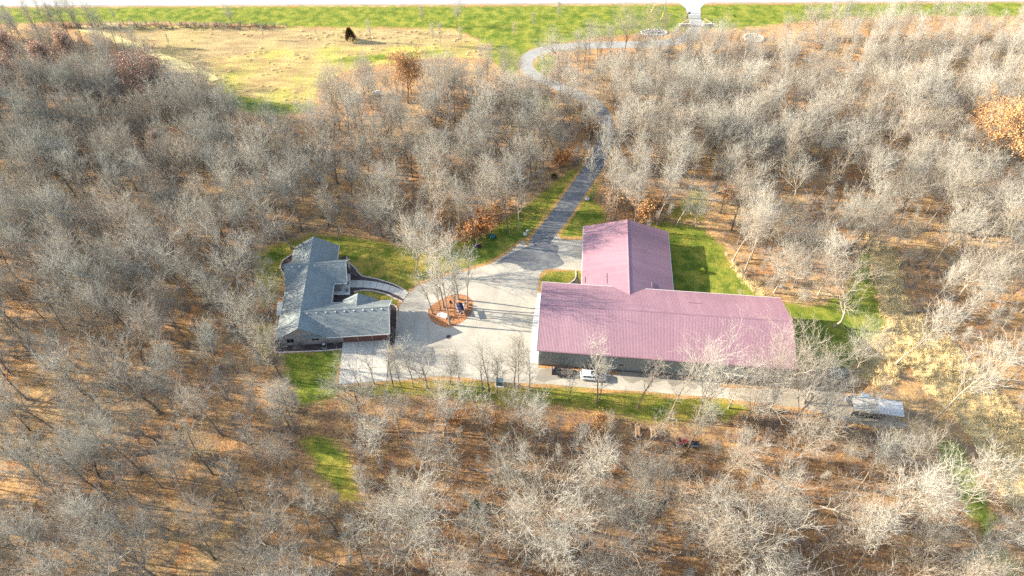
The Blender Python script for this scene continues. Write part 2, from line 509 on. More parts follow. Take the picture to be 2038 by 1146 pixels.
ISLAND = [(-19.38, 101.40), (-18.81, 102.93), (-17.29, 104.48), (-15.49, 105.81), (-13.53, 106.61), (-11.74, 106.53), (-10.17, 105.74), (-9.16, 104.17), (-9.09, 102.32), (-9.59, 100.35), (-10.78, 98.70), (-12.43, 97.38), (-14.10, 96.64), (-15.81, 96.79), (-17.60, 97.82), (-18.86, 99.30)]
STRIP = [(6.06, 107.00), (7.49, 107.00), (6.94, 96.79), (5.87, 86.61), (3.81, 86.74), (4.69, 98.26)]
WALK_UP = [(-39.03, 111.05), (-35.47, 111.05), (-32.44, 110.56), (-29.38, 109.58), (-26.27, 108.15), (-24.39, 107.24)]
WALK_LO = [(-38.79, 108.77), (-35.14, 108.77), (-32.15, 108.36), (-29.11, 107.39), (-26.79, 106.05), (-25.35, 105.11)]

LAWNS = [  # polygon, share of fallen leaves
    ([(-222.68, 251.45), (-118.29, 252.68), (0.00, 253.51), (228.12, 256.84), (220.96, 244.62), (154.25, 246.21), (125.54, 244.62), (99.97, 239.94), (76.84, 235.38), (51.08, 233.89), (28.88, 229.11), (12.55, 223.74), (8.64, 223.04), (1.90, 216.16), (0.51, 210.85), (-5.85, 214.15), (-6.00, 223.04), (-14.22, 230.20), (-21.76, 236.13), (-79.70, 237.65), (-118.44, 241.10), (-166.46, 240.72), (-215.12, 238.41)], 0.05),
    ([(-6.02, 224.45), (10.85, 225.87), (17.85, 223.74), (7.20, 221.64), (3.64, 216.84), (1.84, 203.80), (-3.20, 206.96), (-8.53, 218.54)], 0.1),
    ([(7.28, 208.57), (9.17, 216.16), (13.25, 218.88), (15.62, 213.48), (11.85, 203.80), (9.83, 203.17)], 0.12),
    ([(-90.30, 187.38), (-86.70, 191.69), (-72.85, 187.38), (-60.15, 187.38), (-65.34, 181.80), (-81.14, 182.62)], 0.02),
    ([(-64.93, 212.82), (-55.18, 216.16), (-29.58, 220.26), (-19.13, 221.30), (-29.35, 217.52), (-49.42, 212.16)], 0.0),
    ([(3.38, 191.69), (11.44, 192.28), (12.74, 184.56), (6.39, 181.80)], 0.0),
    ([(-63.77, 120.99), (-56.72, 124.97), (-53.84, 126.46), (-55.39, 110.72), (-55.35, 104.33), (-58.26, 102.78), (-61.02, 109.09)], 0.22),
    ([(-59.43, 98.26), (-54.10, 97.52), (-52.26, 91.10), (-53.26, 87.01), (-55.92, 91.10)], 0.30),
    ([(-56.44, 123.69), (-51.45, 127.39), (-43.62, 126.83), (-33.04, 124.61), (-27.74, 122.79), (-20.00, 120.99), (-15.18, 124.61), (-7.58, 126.46), (-2.50, 132.16), (5.55, 140.17), (14.20, 150.90), (20.99, 157.28), (22.86, 157.28), (18.00, 144.36), (9.32, 132.16), (3.32, 124.97), (-2.37, 118.87), (-14.50, 113.04), (-22.00, 109.74), (-25.04, 106.68), (-26.65, 102.01), (-31.95, 98.26), (-38.16, 101.25), (-40.81, 117.47), (-52.70, 120.99)], 0.22),
    ([(24.14, 152.02), (22.59, 140.17), (24.83, 135.11), (25.31, 131.77), (19.06, 130.62), (18.27, 124.97), (11.68, 126.08), (12.08, 129.28), (16.19, 137.11), (20.13, 145.43)], 0.18),
    ([(6.61, 114.05), (17.92, 114.90), (17.50, 109.09), (6.06, 107.16)], 0.2),
    ([(36.90, 132.16), (43.31, 131.19), (49.49, 129.28), (53.33, 122.79), (53.71, 115.75), (56.65, 109.90), (58.87, 104.33), (37.38, 105.89), (38.49, 120.99)], 0.12),
    ([(39.82, 134.12), (50.03, 132.16), (53.71, 144.36), (51.36, 146.51), (41.45, 136.11)], 0.36),
    ([(61.22, 104.33), (70.16, 102.78), (78.19, 105.89), (83.31, 114.05), (87.54, 120.99), (88.86, 120.10), (87.01, 110.72), (85.57, 102.78), (84.61, 96.06), (77.78, 91.10), (74.81, 85.68), (66.63, 83.72), (60.56, 87.01)], 0.04),
    ([(-35.39, 91.10), (-34.78, 80.52), (-38.32, 76.81), (-43.39, 76.20), (-47.21, 81.79), (-50.46, 89.03)], 0.06),
    ([(-34.86, 81.02), (-26.45, 81.53), (-24.38, 82.04), (-16.99, 82.81), (-4.14, 81.53), (14.87, 80.02), (28.44, 79.02), (44.87, 77.29), (49.73, 75.84), (43.85, 72.52), (31.60, 72.29), (23.55, 72.99), (13.51, 75.36), (-1.97, 76.56), (-17.68, 78.28), (-29.15, 78.03)], 0.22),
    ([(-41.86, 68.85), (-37.93, 69.19), (-32.47, 66.41), (-30.00, 60.03), (-28.01, 55.02), (-32.73, 56.49), (-38.74, 63.16)], 0.22),
    ([(83.64, 68.40), (86.94, 67.51), (88.45, 63.16), (88.67, 56.99), (87.17, 49.34), (84.49, 48.42), (83.87, 54.04), (82.30, 59.00)], 0.03),
    ([(83.44, 46.18), (87.20, 46.62), (89.42, 37.33), (82.68, 37.33)], 0.2),
]
MEADOWS = [
    [(-157.64, 233.14), (-148.56, 237.65), (-126.79, 238.41), (-79.45, 236.51), (-20.81, 235.38), (-13.28, 229.11), (-5.10, 221.99), (-4.99, 214.15), (-20.58, 216.16), (-34.22, 214.15), (-44.04, 210.19), (-55.41, 206.96), (-62.36, 199.15), (-63.32, 187.38), (-71.14, 179.89), (-84.27, 182.62), (-89.51, 187.38), (-96.59, 199.15), (-102.45, 203.80), (-117.70, 211.83), (-131.73, 221.99), (-144.68, 230.20)],
]
STRAWS = [
    [(91.10, 126.46), (95.38, 120.10), (91.78, 104.33), (94.55, 96.79), (97.75, 91.10), (100.06, 81.79), (104.48, 69.76), (100.59, 55.02), (91.28, 55.02), (92.37, 65.31), (89.94, 73.22), (86.78, 80.52), (86.12, 89.72), (84.68, 95.34), (86.14, 104.33), (87.96, 114.05)],
    [(75.09, 89.72), (83.77, 95.34), (85.07, 87.01), (78.33, 80.52), (72.21, 84.37)],
    [(51.69, 120.99), (55.17, 114.05), (59.86, 108.28), (56.52, 104.33), (53.22, 110.72), (50.98, 117.47)],
    [(-159.91, 238.41), (-145.79, 239.94), (-142.76, 236.89), (-119.42, 216.84), (-96.92, 199.15), (-101.39, 197.63), (-123.42, 213.48), (-147.67, 230.93)],
]
DRY = [(-151.31, 235.38), (-126.53, 237.65), (-79.29, 235.76), (-21.68, 234.63), (-15.95, 228.74), (-29.81, 223.04), (-56.27, 223.04), (-80.49, 220.95), (-101.89, 216.16), (-109.16, 211.83), (-119.65, 217.52), (-135.49, 227.30)]
DAMP = [(-47.67, 76.81), (-22.75, 76.81), (8.34, 75.00), (43.50, 70.90), (68.35, 69.76), (84.52, 65.31), (80.83, 40.60), (40.16, 35.74), (-9.94, 35.74), (-32.56, 40.60), (-27.82, 55.02), (-46.07, 69.76)]
DAMP2 = [(-196.53, 234.63), (-140.84, 227.30), (-96.35, 191.69), (-87.61, 172.49), (-102.71, 155.43), (-152.92, 153.14)]
MEADOW_VIEW = [(-147.35, 234.63), (-69.39, 236.51), (-3.46, 234.63), (-5.12, 223.04), (-29.64, 220.95), (-55.18, 216.16), (-61.86, 205.37), (-62.81, 188.80), (-71.58, 181.80), (-85.01, 185.40), (-95.01, 198.24), (-119.18, 216.16)]
CLEARINGS = [
    [(122.03, 153.14), (148.12, 154.28), (140.36, 134.12), (117.42, 136.11)],
    [(-40.75, 187.09), (-25.53, 187.09), (-23.17, 164.93), (-36.45, 164.93)],
    [(-121.29, 185.40), (-106.31, 185.40), (-99.14, 166.17), (-112.18, 166.17)],
    [(-77.84, 161.30), (-70.88, 159.63), (-69.03, 152.02), (-76.09, 152.02)],  # bare forest floor where no trees stand
    [(-42.05, 69.76), (-31.66, 67.51), (-27.82, 55.02), (-34.52, 56.00), (-40.68, 63.16)],
    [(73.84, 153.14), (97.29, 155.43), (93.25, 147.59), (74.60, 145.43)],
    [(43.43, 140.17), (54.25, 140.17), (53.71, 124.61), (44.13, 128.33)],
]

def sdist(P, poly):
    """signed distance to a polygon, positive inside"""
    P = np.asarray(P, float)
    q = np.asarray(poly, float)
    d2 = np.full(len(P), 1e12)
    ins = np.zeros(len(P), bool)
    for i in range(len(q)):
        a, b = q[i], q[(i + 1) % len(q)]
        e = b - a
        w = P - a
        t = np.clip((w @ e) / (e @ e + 1e-12), 0, 1)
        d2 = np.minimum(d2, ((w - t[:, None] * e) ** 2).sum(1))
        c = ((a[1] > P[:, 1]) != (b[1] > P[:, 1]))
        if abs(e[1]) > 1e-9:
            ins ^= c & (P[:, 0] < e[0] * (P[:, 1] - a[1]) / e[1] + a[0])
    d = np.sqrt(d2)
    return np.where(ins, d, -d)

def ldist(P, line):
    P = np.asarray(P, float)
    d2 = np.full(len(P), 1e12)
    for i in range(len(line) - 1):
        a, b = np.array(line[i]), np.array(line[i + 1])
        e = b - a
        w = P - a
        t = np.clip((w @ e) / (e @ e + 1e-12), 0, 1)
        d2 = np.minimum(d2, ((w - t[:, None] * e) ** 2).sum(1))
    return np.sqrt(d2)

DRIVE = smooth_line(DRIVE_LINE, 6)
DRIVE_W = 5.0
COURT_S = COURT

def pave_dist(P):
    """distance outside any paved surface (negative inside)"""
    d = -sdist(P, COURT_S)
    d = np.minimum(d, ldist(P, DRIVE) - DRIVE_W / 2)
    for q in (APRON, STRIP, LANE):
        d = np.minimum(d, -sdist(P, q))
    return d

# barn and house frames
B_O = np.array((6.07, 95.71)); B_YAW = -0.0915; B_L = 53.24; B_WN = 9.93; B_WF = 9.6; B_ZE = 5.78; B_ZR = 9.21
W_X = 19.6; W_HW = 10.5; W_LEN = 21.8; W_ZR = 6.9; W_ZE = 3.7
B_U = np.array((cos(B_YAW), sin(B_YAW))); B_V = np.array((-sin(B_YAW), cos(B_YAW)))
def bw(u, v, z=None):
    p = B_O + B_U * u + B_V * v
    return (p[0], p[1]) if z is None else (p[0], p[1], z)
H_O = np.array((-51.32, 90.72)); H_YAW = radians(4.4)
H_U = np.array((cos(H_YAW), sin(H_YAW))); H_V = np.array((-sin(H_YAW), cos(H_YAW)))
def hw(u, v, z=None):
    p = H_O + H_U * u + H_V * v
    return (p[0], p[1]) if z is None else (p[0], p[1], z)
BARN_FOOT = [bw(0, -B_WN), bw(B_L, -B_WN), bw(B_L, B_WF), bw(W_X + W_HW, B_WF), bw(W_X + W_HW, B_WF + W_LEN), bw(W_X - W_HW, B_WF + W_LEN), bw(W_X - W_HW, B_WF), bw(0, B_WF)]
HOUSE_FOOT = [hw(0, 0), hw(24.6, 0), hw(24.6, 10), hw(14, 10), hw(14, 23.4), hw(11, 23.4), hw(11, 28.6), hw(0, 28.6)]

# ------------------------------------------------------------------ ground
def vnoise(P, s, seed):
    r = np.random.RandomState(seed)
    g = r.rand(64, 64)
    q = P / s
    i = np.floor(q).astype(int); f = q - i; f = f * f * (3 - 2 * f)
    a = g[i[:, 0] % 64, i[:, 1] % 64]; b = g[(i[:, 0] + 1) % 64, i[:, 1] % 64]
    c = g[i[:, 0] % 64, (i[:, 1] + 1) % 64]; d = g[(i[:, 0] + 1) % 64, (i[:, 1] + 1) % 64]
    return (a * (1 - f[:, 0]) + b * f[:, 0]) * (1 - f[:, 1]) + (c * (1 - f[:, 0]) + d * f[:, 0]) * f[:, 1]

def build_ground():
    xs = np.concatenate(([-3000, -1200, -500, -320], np.arange(-240, 240.1, 1.4), [320, 500, 1200, 3000]))
    ys = np.concatenate(([-2000, -700, -200, -60], np.arange(-10, 285.1, 1.4), [330, 500, 1200, 4000]))
    X, Y = np.meshgrid(xs, ys)
    P = np.stack([X.ravel(), Y.ravel()], 1)
    n = len(P)
    sm = lambda x, a, b: np.clip((x - a) / (b - a), 0, 1) ** 2 * (3 - 2 * np.clip((x - a) / (b - a), 0, 1))
    lawn = np.zeros(n); leafy = np.zeros(n); mead = np.zeros(n); straw = np.zeros(n)
    for q, lf in LAWNS:
        d = sm(sdist(P, q), -3.0, 3.0)
        leafy = np.where(d > lawn, lf, leafy)
        lawn = np.maximum(lawn, d)
    for q in MEADOWS:
        mead = np.maximum(mead, sm(sdist(P, q), -3.0, 3.0))
    for q in STRAWS:
        straw = np.maximum(straw, sm(sdist(P, q), -3.5, 3.5))
    dry = sm(sdist(P, DRY), -5.0, 5.0)
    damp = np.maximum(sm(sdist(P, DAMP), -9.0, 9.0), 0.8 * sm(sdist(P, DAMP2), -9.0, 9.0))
    far = P[:, 1] > 262
    mead = np.where(far, 1.0, mead); lawn = np.where(far, 0.0, lawn)
    pd = pave_dist(P)
    edge = np.clip(1.0 - np.abs(pd - 0.35) / 1.3, 0, 1) * (P[:, 1] < 200)
    bd = np.maximum(-sdist(P, BARN_FOOT), 0)
    hd = np.maximum(-sdist(P, HOUSE_FOOT), 0)
    near_flat = np.minimum(np.minimum(pd, bd), hd)
    z = -0.28 * vnoise(P, 5.5, 3) * sm(near_flat, 2.5, 9.0) * (P[:, 1] < 244) * (P[:, 1] > -8) * (np.abs(P[:, 0]) < 238)
    leafy = leafy * (0.6 + 0.8 * vnoise(P, 9.0, 11))
    nx, ny = len(xs), len(ys)
    idx = np.arange(n).reshape(ny, nx)
    F = np.stack([idx[:-1, :-1].ravel(), idx[:-1, 1:].ravel(), idx[1:, 1:].ravel(), idx[1:, :-1].ravel()], 1)
    fl = lawn[F].mean(1) > 0.5
    fm = (mead[F].mean(1) > 0.5) & ~fl
    for name, sel in (("lawn", fl), ("meadow", fm), ("ground", ~fl & ~fm)):
        f = F[sel]
        used, inv = np.unique(f, return_inverse=True)
        f = inv.reshape(f.shape)
        me = bpy.data.meshes.new(name)
        me.vertices.add(len(used)); me.loops.add(f.size); me.polygons.add(len(f))
        me.vertices.foreach_set("co", np.stack([P[used, 0], P[used, 1], z[used]], 1).ravel())
        me.loops.foreach_set("vertex_index", f.ravel())
        me.polygons.foreach_set("loop_start", np.arange(0, f.size, 4))
        me.polygons.foreach_set("loop_total", np.full(len(f), 4))
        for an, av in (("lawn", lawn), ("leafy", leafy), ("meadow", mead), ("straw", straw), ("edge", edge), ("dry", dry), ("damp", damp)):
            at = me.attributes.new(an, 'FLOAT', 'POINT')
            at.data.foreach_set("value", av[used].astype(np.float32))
        me.update(calc_edges=True)
        me.polygons.foreach_set("use_smooth", np.ones(len(f), bool))
        me.materials.append(M['ground'])
        o = bpy.data.objects.new(name, me)
        COL.objects.link(o)
        o["kind"] = 'structure'
build_ground()

# ------------------------------------------------------------------ roads and pavements
ribbon_sheet("road_shoulder", [(-600, 253.4), (0, 259.8), (600, 266.2)], 10.2, 0.012, 'gravel')
ribbon_sheet("road", [(-600, 253.4), (0, 259.8), (600, 266.2)], 7.6, 0.020, 'road')
ribbon_sheet("road_edge_line", [(-600, 250.1), (0, 256.5), (600, 262.9)], 0.16, 0.026, 'white_paint')
ribbon_sheet("road_centre_line", [(-600, 253.4), (0, 259.8), (600, 266.2)], 0.16, 0.026, 'yellow')
sheet("junction_apron", [(60.27, 258.11), (64.18, 256.00), (66.03, 251.04), (65.57, 246.21), (70.64, 246.21), (71.51, 251.86), (74.21, 256.00), (78.72, 258.32), (79.45, 261.96), (60.86, 261.96)], 0.024, 'road')
ribbon_sheet("driveway", DRIVE[:44], 5.0, 0.018, 'asphalt')
ribbon_sheet("driveway", DRIVE[43:], 4.6, 0.018, 'drive_grey')
ribbon_sheet("path", smooth_line([(-158.61, 235.38), (-148.27, 232.40), (-136.73, 225.87), (-125.34, 218.88), (-114.51, 212.49), (-105.00, 206.64), (-97.37, 200.69)], 5), [1.4 + 1.6 * min(1, i / 8) for i in range(31)], 0.006, 'track')
court = sheet("forecourt", COURT, 0.012, 'court')
sheet("lane", LANE, 0.007, 'gravel')
apr = empty("apron", (0, 0, 0)); apr["kind"] = 'structure'
def quad_pt(q, s, t):
    a, b, c, d = (np.array(p) for p in q)   # far-left, far-right, near-right, near-left
    return (a * (1 - s) + b * s) * (1 - t) + (d * (1 - s) + c * s) * t
for i in range(3):
    for j in range(3):
        g = 0.004
        q = [quad_pt(APRON, s, t) for s, t in ((i / 3 + g, j / 3 + g), ((i + 1) / 3 - g, j / 3 + g), ((i + 1) / 3 - g, (j + 1) / 3 - g), (i / 3 + g, (j + 1) / 3 - g))]
        MB().poly([tuple(p) for p in q], 0.0, 0.06).build("slab", 'concrete', apr)
strip = empty("concrete_walkway", (0, 0, 0)); strip["kind"] = 'structure'
SL, SR = [(6.06, 107.00), (4.69, 98.26), (3.81, 86.74)], [(7.49, 107.00), (6.94, 96.79), (5.87, 86.61)]
def along(L, t):
    L = [np.array(p) for p in L]
    d = [0.0]
    for a, b in zip(L, L[1:]):
        d.append(d[-1] + np.linalg.norm(b - a))
    s = t * d[-1]
    for i in range(len(L) - 1):
        if s <= d[i + 1] + 1e-9:
            k = (s - d[i]) / (d[i + 1] - d[i])
            return L[i] * (1 - k) + L[i + 1] * k
    return L[-1]
for i in range(9):
    a, b = i / 9 + 0.0015, (i + 1) / 9 - 0.0015
    MB().poly([tuple(along(SL, a)), tuple(along(SR, a)), tuple(along(SR, b)), tuple(along(SL, b))], 0.0, 0.05).build("slab", 'white_concrete', strip)
walk = empty("front_walk", (0, 0, 0)); walk["kind"] = 'structure'
for i in range(9):
    a, b = i / 9 + 0.002, (i + 1) / 9 - 0.002
    MB().poly([tuple(along(WALK_UP, a)), tuple(along(WALK_UP, b)), tuple(along(WALK_LO, b)), tuple(along(WALK_LO, a))], 0.0, 0.06).build("slab", 'concrete', walk)
sheet("porch_slab", [(-40.60, 113.21), (-39.14, 113.21), (-38.22, 106.37), (-42.31, 106.37), (-42.85, 109.42), (-40.21, 109.42)], 0.075, 'white_concrete')
sheet("patio", [(-54.84, 104.17), (-53.20, 104.17), (-52.50, 100.05), (-54.12, 100.05)], 0.05, 'white_concrete')

def wobbly(pts, amp, seed, n=5):
    r = random.Random(seed)
    L = smooth_line(pts, n, True)
    return [(x + r.uniform(-amp, amp), y + r.uniform(-amp, amp)) for x, y in L]
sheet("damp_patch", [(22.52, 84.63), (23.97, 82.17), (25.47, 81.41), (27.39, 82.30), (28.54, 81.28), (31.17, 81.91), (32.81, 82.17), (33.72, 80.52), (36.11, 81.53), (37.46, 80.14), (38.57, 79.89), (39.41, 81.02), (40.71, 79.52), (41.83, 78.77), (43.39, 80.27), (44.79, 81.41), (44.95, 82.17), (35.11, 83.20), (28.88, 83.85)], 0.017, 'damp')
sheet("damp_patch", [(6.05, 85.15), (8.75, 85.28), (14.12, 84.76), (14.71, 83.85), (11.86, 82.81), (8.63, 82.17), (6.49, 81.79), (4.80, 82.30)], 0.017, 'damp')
sheet("damp_patch", wobbly([(-26.57, 89.72), (-24.24, 90.54), (-20.97, 91.10), (-17.86, 91.10), (-16.82, 89.03), (-16.43, 86.74), (-17.78, 85.95), (-20.56, 86.74), (-23.94, 87.82), (-26.47, 87.01)], 0.2, 4), 0.017, 'asphalt')  # grey asphalt-toned patch, darker than the forecourt around it
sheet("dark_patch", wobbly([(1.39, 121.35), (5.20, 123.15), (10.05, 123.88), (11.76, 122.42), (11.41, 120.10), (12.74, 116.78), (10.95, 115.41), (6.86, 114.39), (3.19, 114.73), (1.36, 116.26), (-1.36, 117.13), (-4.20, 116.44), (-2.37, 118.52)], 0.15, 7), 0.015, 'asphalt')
# planting beds with stone edging round the house
def bed(pts, edge_pts, seed, mat='mulch'):
    b = sheet("planting_bed", pts, 0.03, mat)
    if edge_pts:
        lf, rt = ribbon(smooth_line(edge_pts, 4), 0.28)
        n = len(lf)
        mb = MB()
        for i in range(n - 1):
            q = (rt[i], rt[i + 1], lf[i + 1], lf[i])
            mb.hexa([(*p, 0.0) for p in q] + [(*p, 0.13) for p in q])
        mb.build("edging", 'edging', b)
    return b
e1 = [(-53.47, 98.26), (-53.08, 94.62), (-52.58, 91.51), (-52.00, 89.99), (-51.12, 89.51), (-46.64, 89.72), (-41.84, 89.99), (-37.39, 90.41)]
bed([hw(0.4, 1.2)] + e1 + [(-37.41, 91.24), hw(14, 1.2)], e1, 1)
e2 = [(-41.06, 119.04), (-40.47, 117.30), (-38.48, 115.24), (-37.15, 113.38), (-35.97, 112.37), (-33.32, 111.71), (-30.53, 110.72), (-27.92, 109.58), (-24.89, 107.48)]
bed([hw(10.6, 26.5), (-41.30, 119.75)] + e2 + WALK_UP[::-1] + [(-39.76, 111.05), hw(13, 17), hw(13.0, 22.6), hw(10.6, 23)], e2, 2)
e3 = [(-37.48, 107.32), (-35.00, 107.87), (-32.76, 107.58), (-29.78, 106.61), (-27.42, 105.26), (-25.62, 104.33)]
bed(e3 + WALK_LO[::-1] + [(-38.55, 106.53), (-42.10, 106.53), hw(11, 10), hw(16.0, 10.0)], e3, 3)
e4 = [(-28.34, 103.55), (-27.35, 103.09), (-26.66, 102.17), (-26.22, 98.26), (-25.92, 93.62), (-25.85, 91.10)]
bed(e4 + [(-26.74, 91.10), hw(24, 0.5), hw(24, 9.6)], e4, 4)
e5 = [(-53.96, 120.99), (-55.24, 119.39), (-56.60, 117.65), (-56.67, 115.24), (-55.15, 112.88)]
bed(e5 + [hw(0.5, 17), hw(0.5, 26)], e5, 5)
e6 = [(15.55, 114.22), (15.34, 111.88), (14.48, 110.72), (13.34, 109.74)]
bed(e6 + [bw(9.4, 9.5), bw(9.4, 14.2)], e6, 6, 'mulch')
isl = sheet("island_bed", smooth_line(ISLAND, 4, True), 0.03, 'red_mulch')
# storm drain cover in the forecourt
t = empty("drain_cover", (*(-14.15, 93.84), 0.014), 0, "round iron drain cover set in the pale forecourt", "drain cover")
MB().lathe((0, 0, 0), [(0.62, 0), (0.62, 0.02), (0.5, 0.024)], 20).build("rim", 'grey_wood', t)
MB().lathe((0, 0, 0.02), [(0.48, 0), (0.46, 0.016)], 20).build("cover", 'dark_metal', t)

# ------------------------------------------------------------------ barn
def ribbed_panel(name, mat, axis, w, run, drop, nrib=3):
    """one sheet of ribbed metal: width w along one axis, running `run` down the other, dropping `drop`"""
    prof = [(0.0, 0.0)]
    for k in range(nrib):
        c = w * (k + 0.5) / nrib
        prof += [(c - 0.055, 0.0), (c - 0.025, 0.017), (c + 0.025, 0.017), (c + 0.055, 0.0)]
    prof.append((w, 0.0))
    vs = []
    for t in (0.0, 1.0):
        for a, h in prof:
            if axis == 'x':
                vs.append((a, run * t, h - drop * t))
            else:
                vs.append((run * t, a, h - drop * t))
    n = len(prof)
    return MB().add(vs, [(i, i + 1, n + i + 1, n + i) for i in range(n - 1)]).mesh(name, mat)

barn = empty("barn", (*bw(0, 0), 0.0), B_YAW, "long barn with faded red ribbed metal roof and a cross wing behind", "barn")
zt = B_ZE - 0.25
def gable_walls(mb, u0, u1, v0, v1, ze, zr, ridge_axis):
    if ridge_axis == 'u':
        vm = (v0 + v1) / 2
        vs = [(u0, v0, 0), (u1, v0, 0), (u1, v1, 0), (u0, v1, 0), (u0, v0, ze), (u1, v0, ze), (u1, v1, ze), (u0, v1, ze), (u0, vm, zr), (u1, vm, zr)]
        fs = [(0, 1, 5, 4), (2, 3, 7, 6), (1, 2, 6, 9, 5), (3, 0, 4, 8, 7)]
    else:
        um = (u0 + u1) / 2
        vs = [(u0, v0, 0), (u1, v0, 0), (u1, v1, 0), (u0, v1, 0), (u0, v0, ze), (u1, v0, ze), (u1, v1, ze), (u0, v1, ze), (um, v0, zr), (um, v1, zr)]
        fs = [(1, 2, 6, 5), (3, 0, 4, 7), (0, 1, 5, 8, 4), (2, 3, 7, 9, 6)]
    return mb.add(vs, fs)
gable_walls(MB(), 0.45, B_L - 0.45, -B_WN + 0.5, B_WF - 0.5, B_ZE + 0.02, B_ZR - 0.2, 'u').build("wall", 'wall_metal', barn)
gable_walls(MB(), W_X - W_HW + 0.5, W_X + W_HW - 0.5, B_WF - 0.7, B_WF + W_LEN - 0.45, W_ZE + 0.02, W_ZR - 0.2, 'v').build("wing_wall", 'wall_metal', barn)
def slab_roof(parts, th=0.12):
    mb = MB()
    for q in parts:
        mb.hexa([(p[0], p[1], p[2] - th) for p in q] + list(q))
    return mb
d_ = 0.04
roof = slab_roof([[(0, -B_WN, B_ZE - d_), (B_L, -B_WN, B_ZE - d_), (B_L, 0, B_ZR - d_), (0, 0, B_ZR - d_)],
                  [(0, 0, B_ZR - d_), (B_L, 0, B_ZR - d_), (B_L, B_WF, B_ZE - d_), (0, B_WF, B_ZE - d_)]]).build("roof", 'roof_red', barn)
NP = 58
pw = B_L / NP
pn = ribbed_panel("roof_panel", 'roof_red', 'x', pw, -B_WN, B_ZR - B_ZE)
pf = ribbed_panel("roof_panel", 'roof_red', 'x', pw, B_WF, B_ZR - B_ZE)
rp = random.Random(5)
for i in range(NP):
    inst("roof_panel", pn, roof, (i * pw, 0, B_ZR + rp.uniform(-0.003, 0.003)))
    inst("roof_panel", pf, roof, (i * pw, 0, B_ZR + rp.uniform(-0.003, 0.003)))
MB().hexa([(-0.05, -0.22, B_ZR - 0.045), (B_L + 0.05, -0.22, B_ZR - 0.045), (B_L + 0.05, 0.22, B_ZR - 0.045), (-0.05, 0.22, B_ZR - 0.045),
           (-0.05, -0.05, B_ZR + 0.06), (B_L + 0.05, -0.05, B_ZR + 0.06), (B_L + 0.05, 0.05, B_ZR + 0.06), (-0.05, 0.05, B_ZR + 0.06)]).build("ridge_cap", 'roof_red', roof)
vE = B_WF + W_LEN
wroof = slab_roof([[(W_X - W_HW, 6.0, W_ZE - d_), (W_X, 6.0, W_ZR - d_), (W_X, vE, W_ZR - d_), (W_X - W_HW, vE, W_ZE - d_)],
                   [(W_X, 6.0, W_ZR - d_), (W_X + W_HW, 6.0, W_ZE - d_), (W_X + W_HW, vE, W_ZE - d_), (W_X, vE, W_ZR - d_)]]).build("wing_roof", 'roof_red', barn)
NW = 28
ww = (vE - 6.0) / NW
pl = ribbed_panel("roof_panel", 'roof_red', 'y', ww, -W_HW, W_ZR - W_ZE)
pr = ribbed_panel("roof_panel", 'roof_red', 'y', ww, W_HW, W_ZR - W_ZE)
for i in range(NW):
    inst("roof_panel", pl, wroof, (W_X, 6.0 + i * ww, W_ZR + rp.uniform(-0.003, 0.003)))
    inst("roof_panel", pr, wroof, (W_X, 6.0 + i * ww, W_ZR + rp.uniform(-0.003, 0.003)))
MB().hexa([(W_X - 0.22, 6.3, W_ZR - 0.045), (W_X + 0.22, 6.3, W_ZR - 0.045), (W_X + 0.22, vE + 0.05, W_ZR - 0.045), (W_X - 0.22, vE + 0.05, W_ZR - 0.045),
           (W_X - 0.05, 6.3, W_ZR + 0.06), (W_X + 0.05, 6.3, W_ZR + 0.06), (W_X + 0.05, vE + 0.05, W_ZR + 0.06), (W_X - 0.05, vE + 0.05, W_ZR + 0.06)]).build("ridge_cap", 'roof_red', wroof)
# gutters and rake trim
for name, a, b in (("gutter", (W_X + W_HW + 0.07, B_WF + 0.2), (W_X + W_HW + 0.07, vE)), ("gutter", (W_X - W_HW - 0.07, B_WF + 0.2), (W_X - W_HW - 0.07, vE)),
                   ("gutter", (W_X + 3.8, B_WF + 0.08), (B_L, B_WF + 0.08)), ("gutter", (0, B_WF + 0.08), (W_X - 3.8, B_WF + 0.08)), ("gutter", (0, -B_WN - 0.07), (B_L, -B_WN - 0.07))):
    mb = MB()
    L = math.hypot(b[0] - a[0], b[1] - a[1])
    ang = math.atan2(b[1] - a[1], b[0] - a[0])
    mb.box(((a[0] + b[0]) / 2, (a[1] + b[1]) / 2, (W_ZE if a[0] == b[0] else B_ZE) - 0.12), (L, 0.13, 0.14), ang).build(name, 'trim' if a[1] > 0 else 'roof_red', barn)
for u in (-0.04, B_L + 0.04):
    mb = MB()
    for v0, v1 in ((-B_WN, 0), (0, B_WF)):
        z0, z1 = (B_ZE, B_ZR) if v0 < 0 else (B_ZR, B_ZE)
        mb.hexa([(u - 0.05, v0, z0 - 0.2), (u + 0.05, v0, z0 - 0.2), (u + 0.05, v1, z1 - 0.2), (u - 0.05, v1, z1 - 0.2),
                 (u - 0.05, v0, z0 + 0.04), (u + 0.05, v0, z0 + 0.04), (u + 0.05, v1, z1 + 0.04), (u - 0.05, v1, z1 + 0.04)])
    mb.build("rake_trim", 'roof_red' if u > 0 else 'trim', roof)
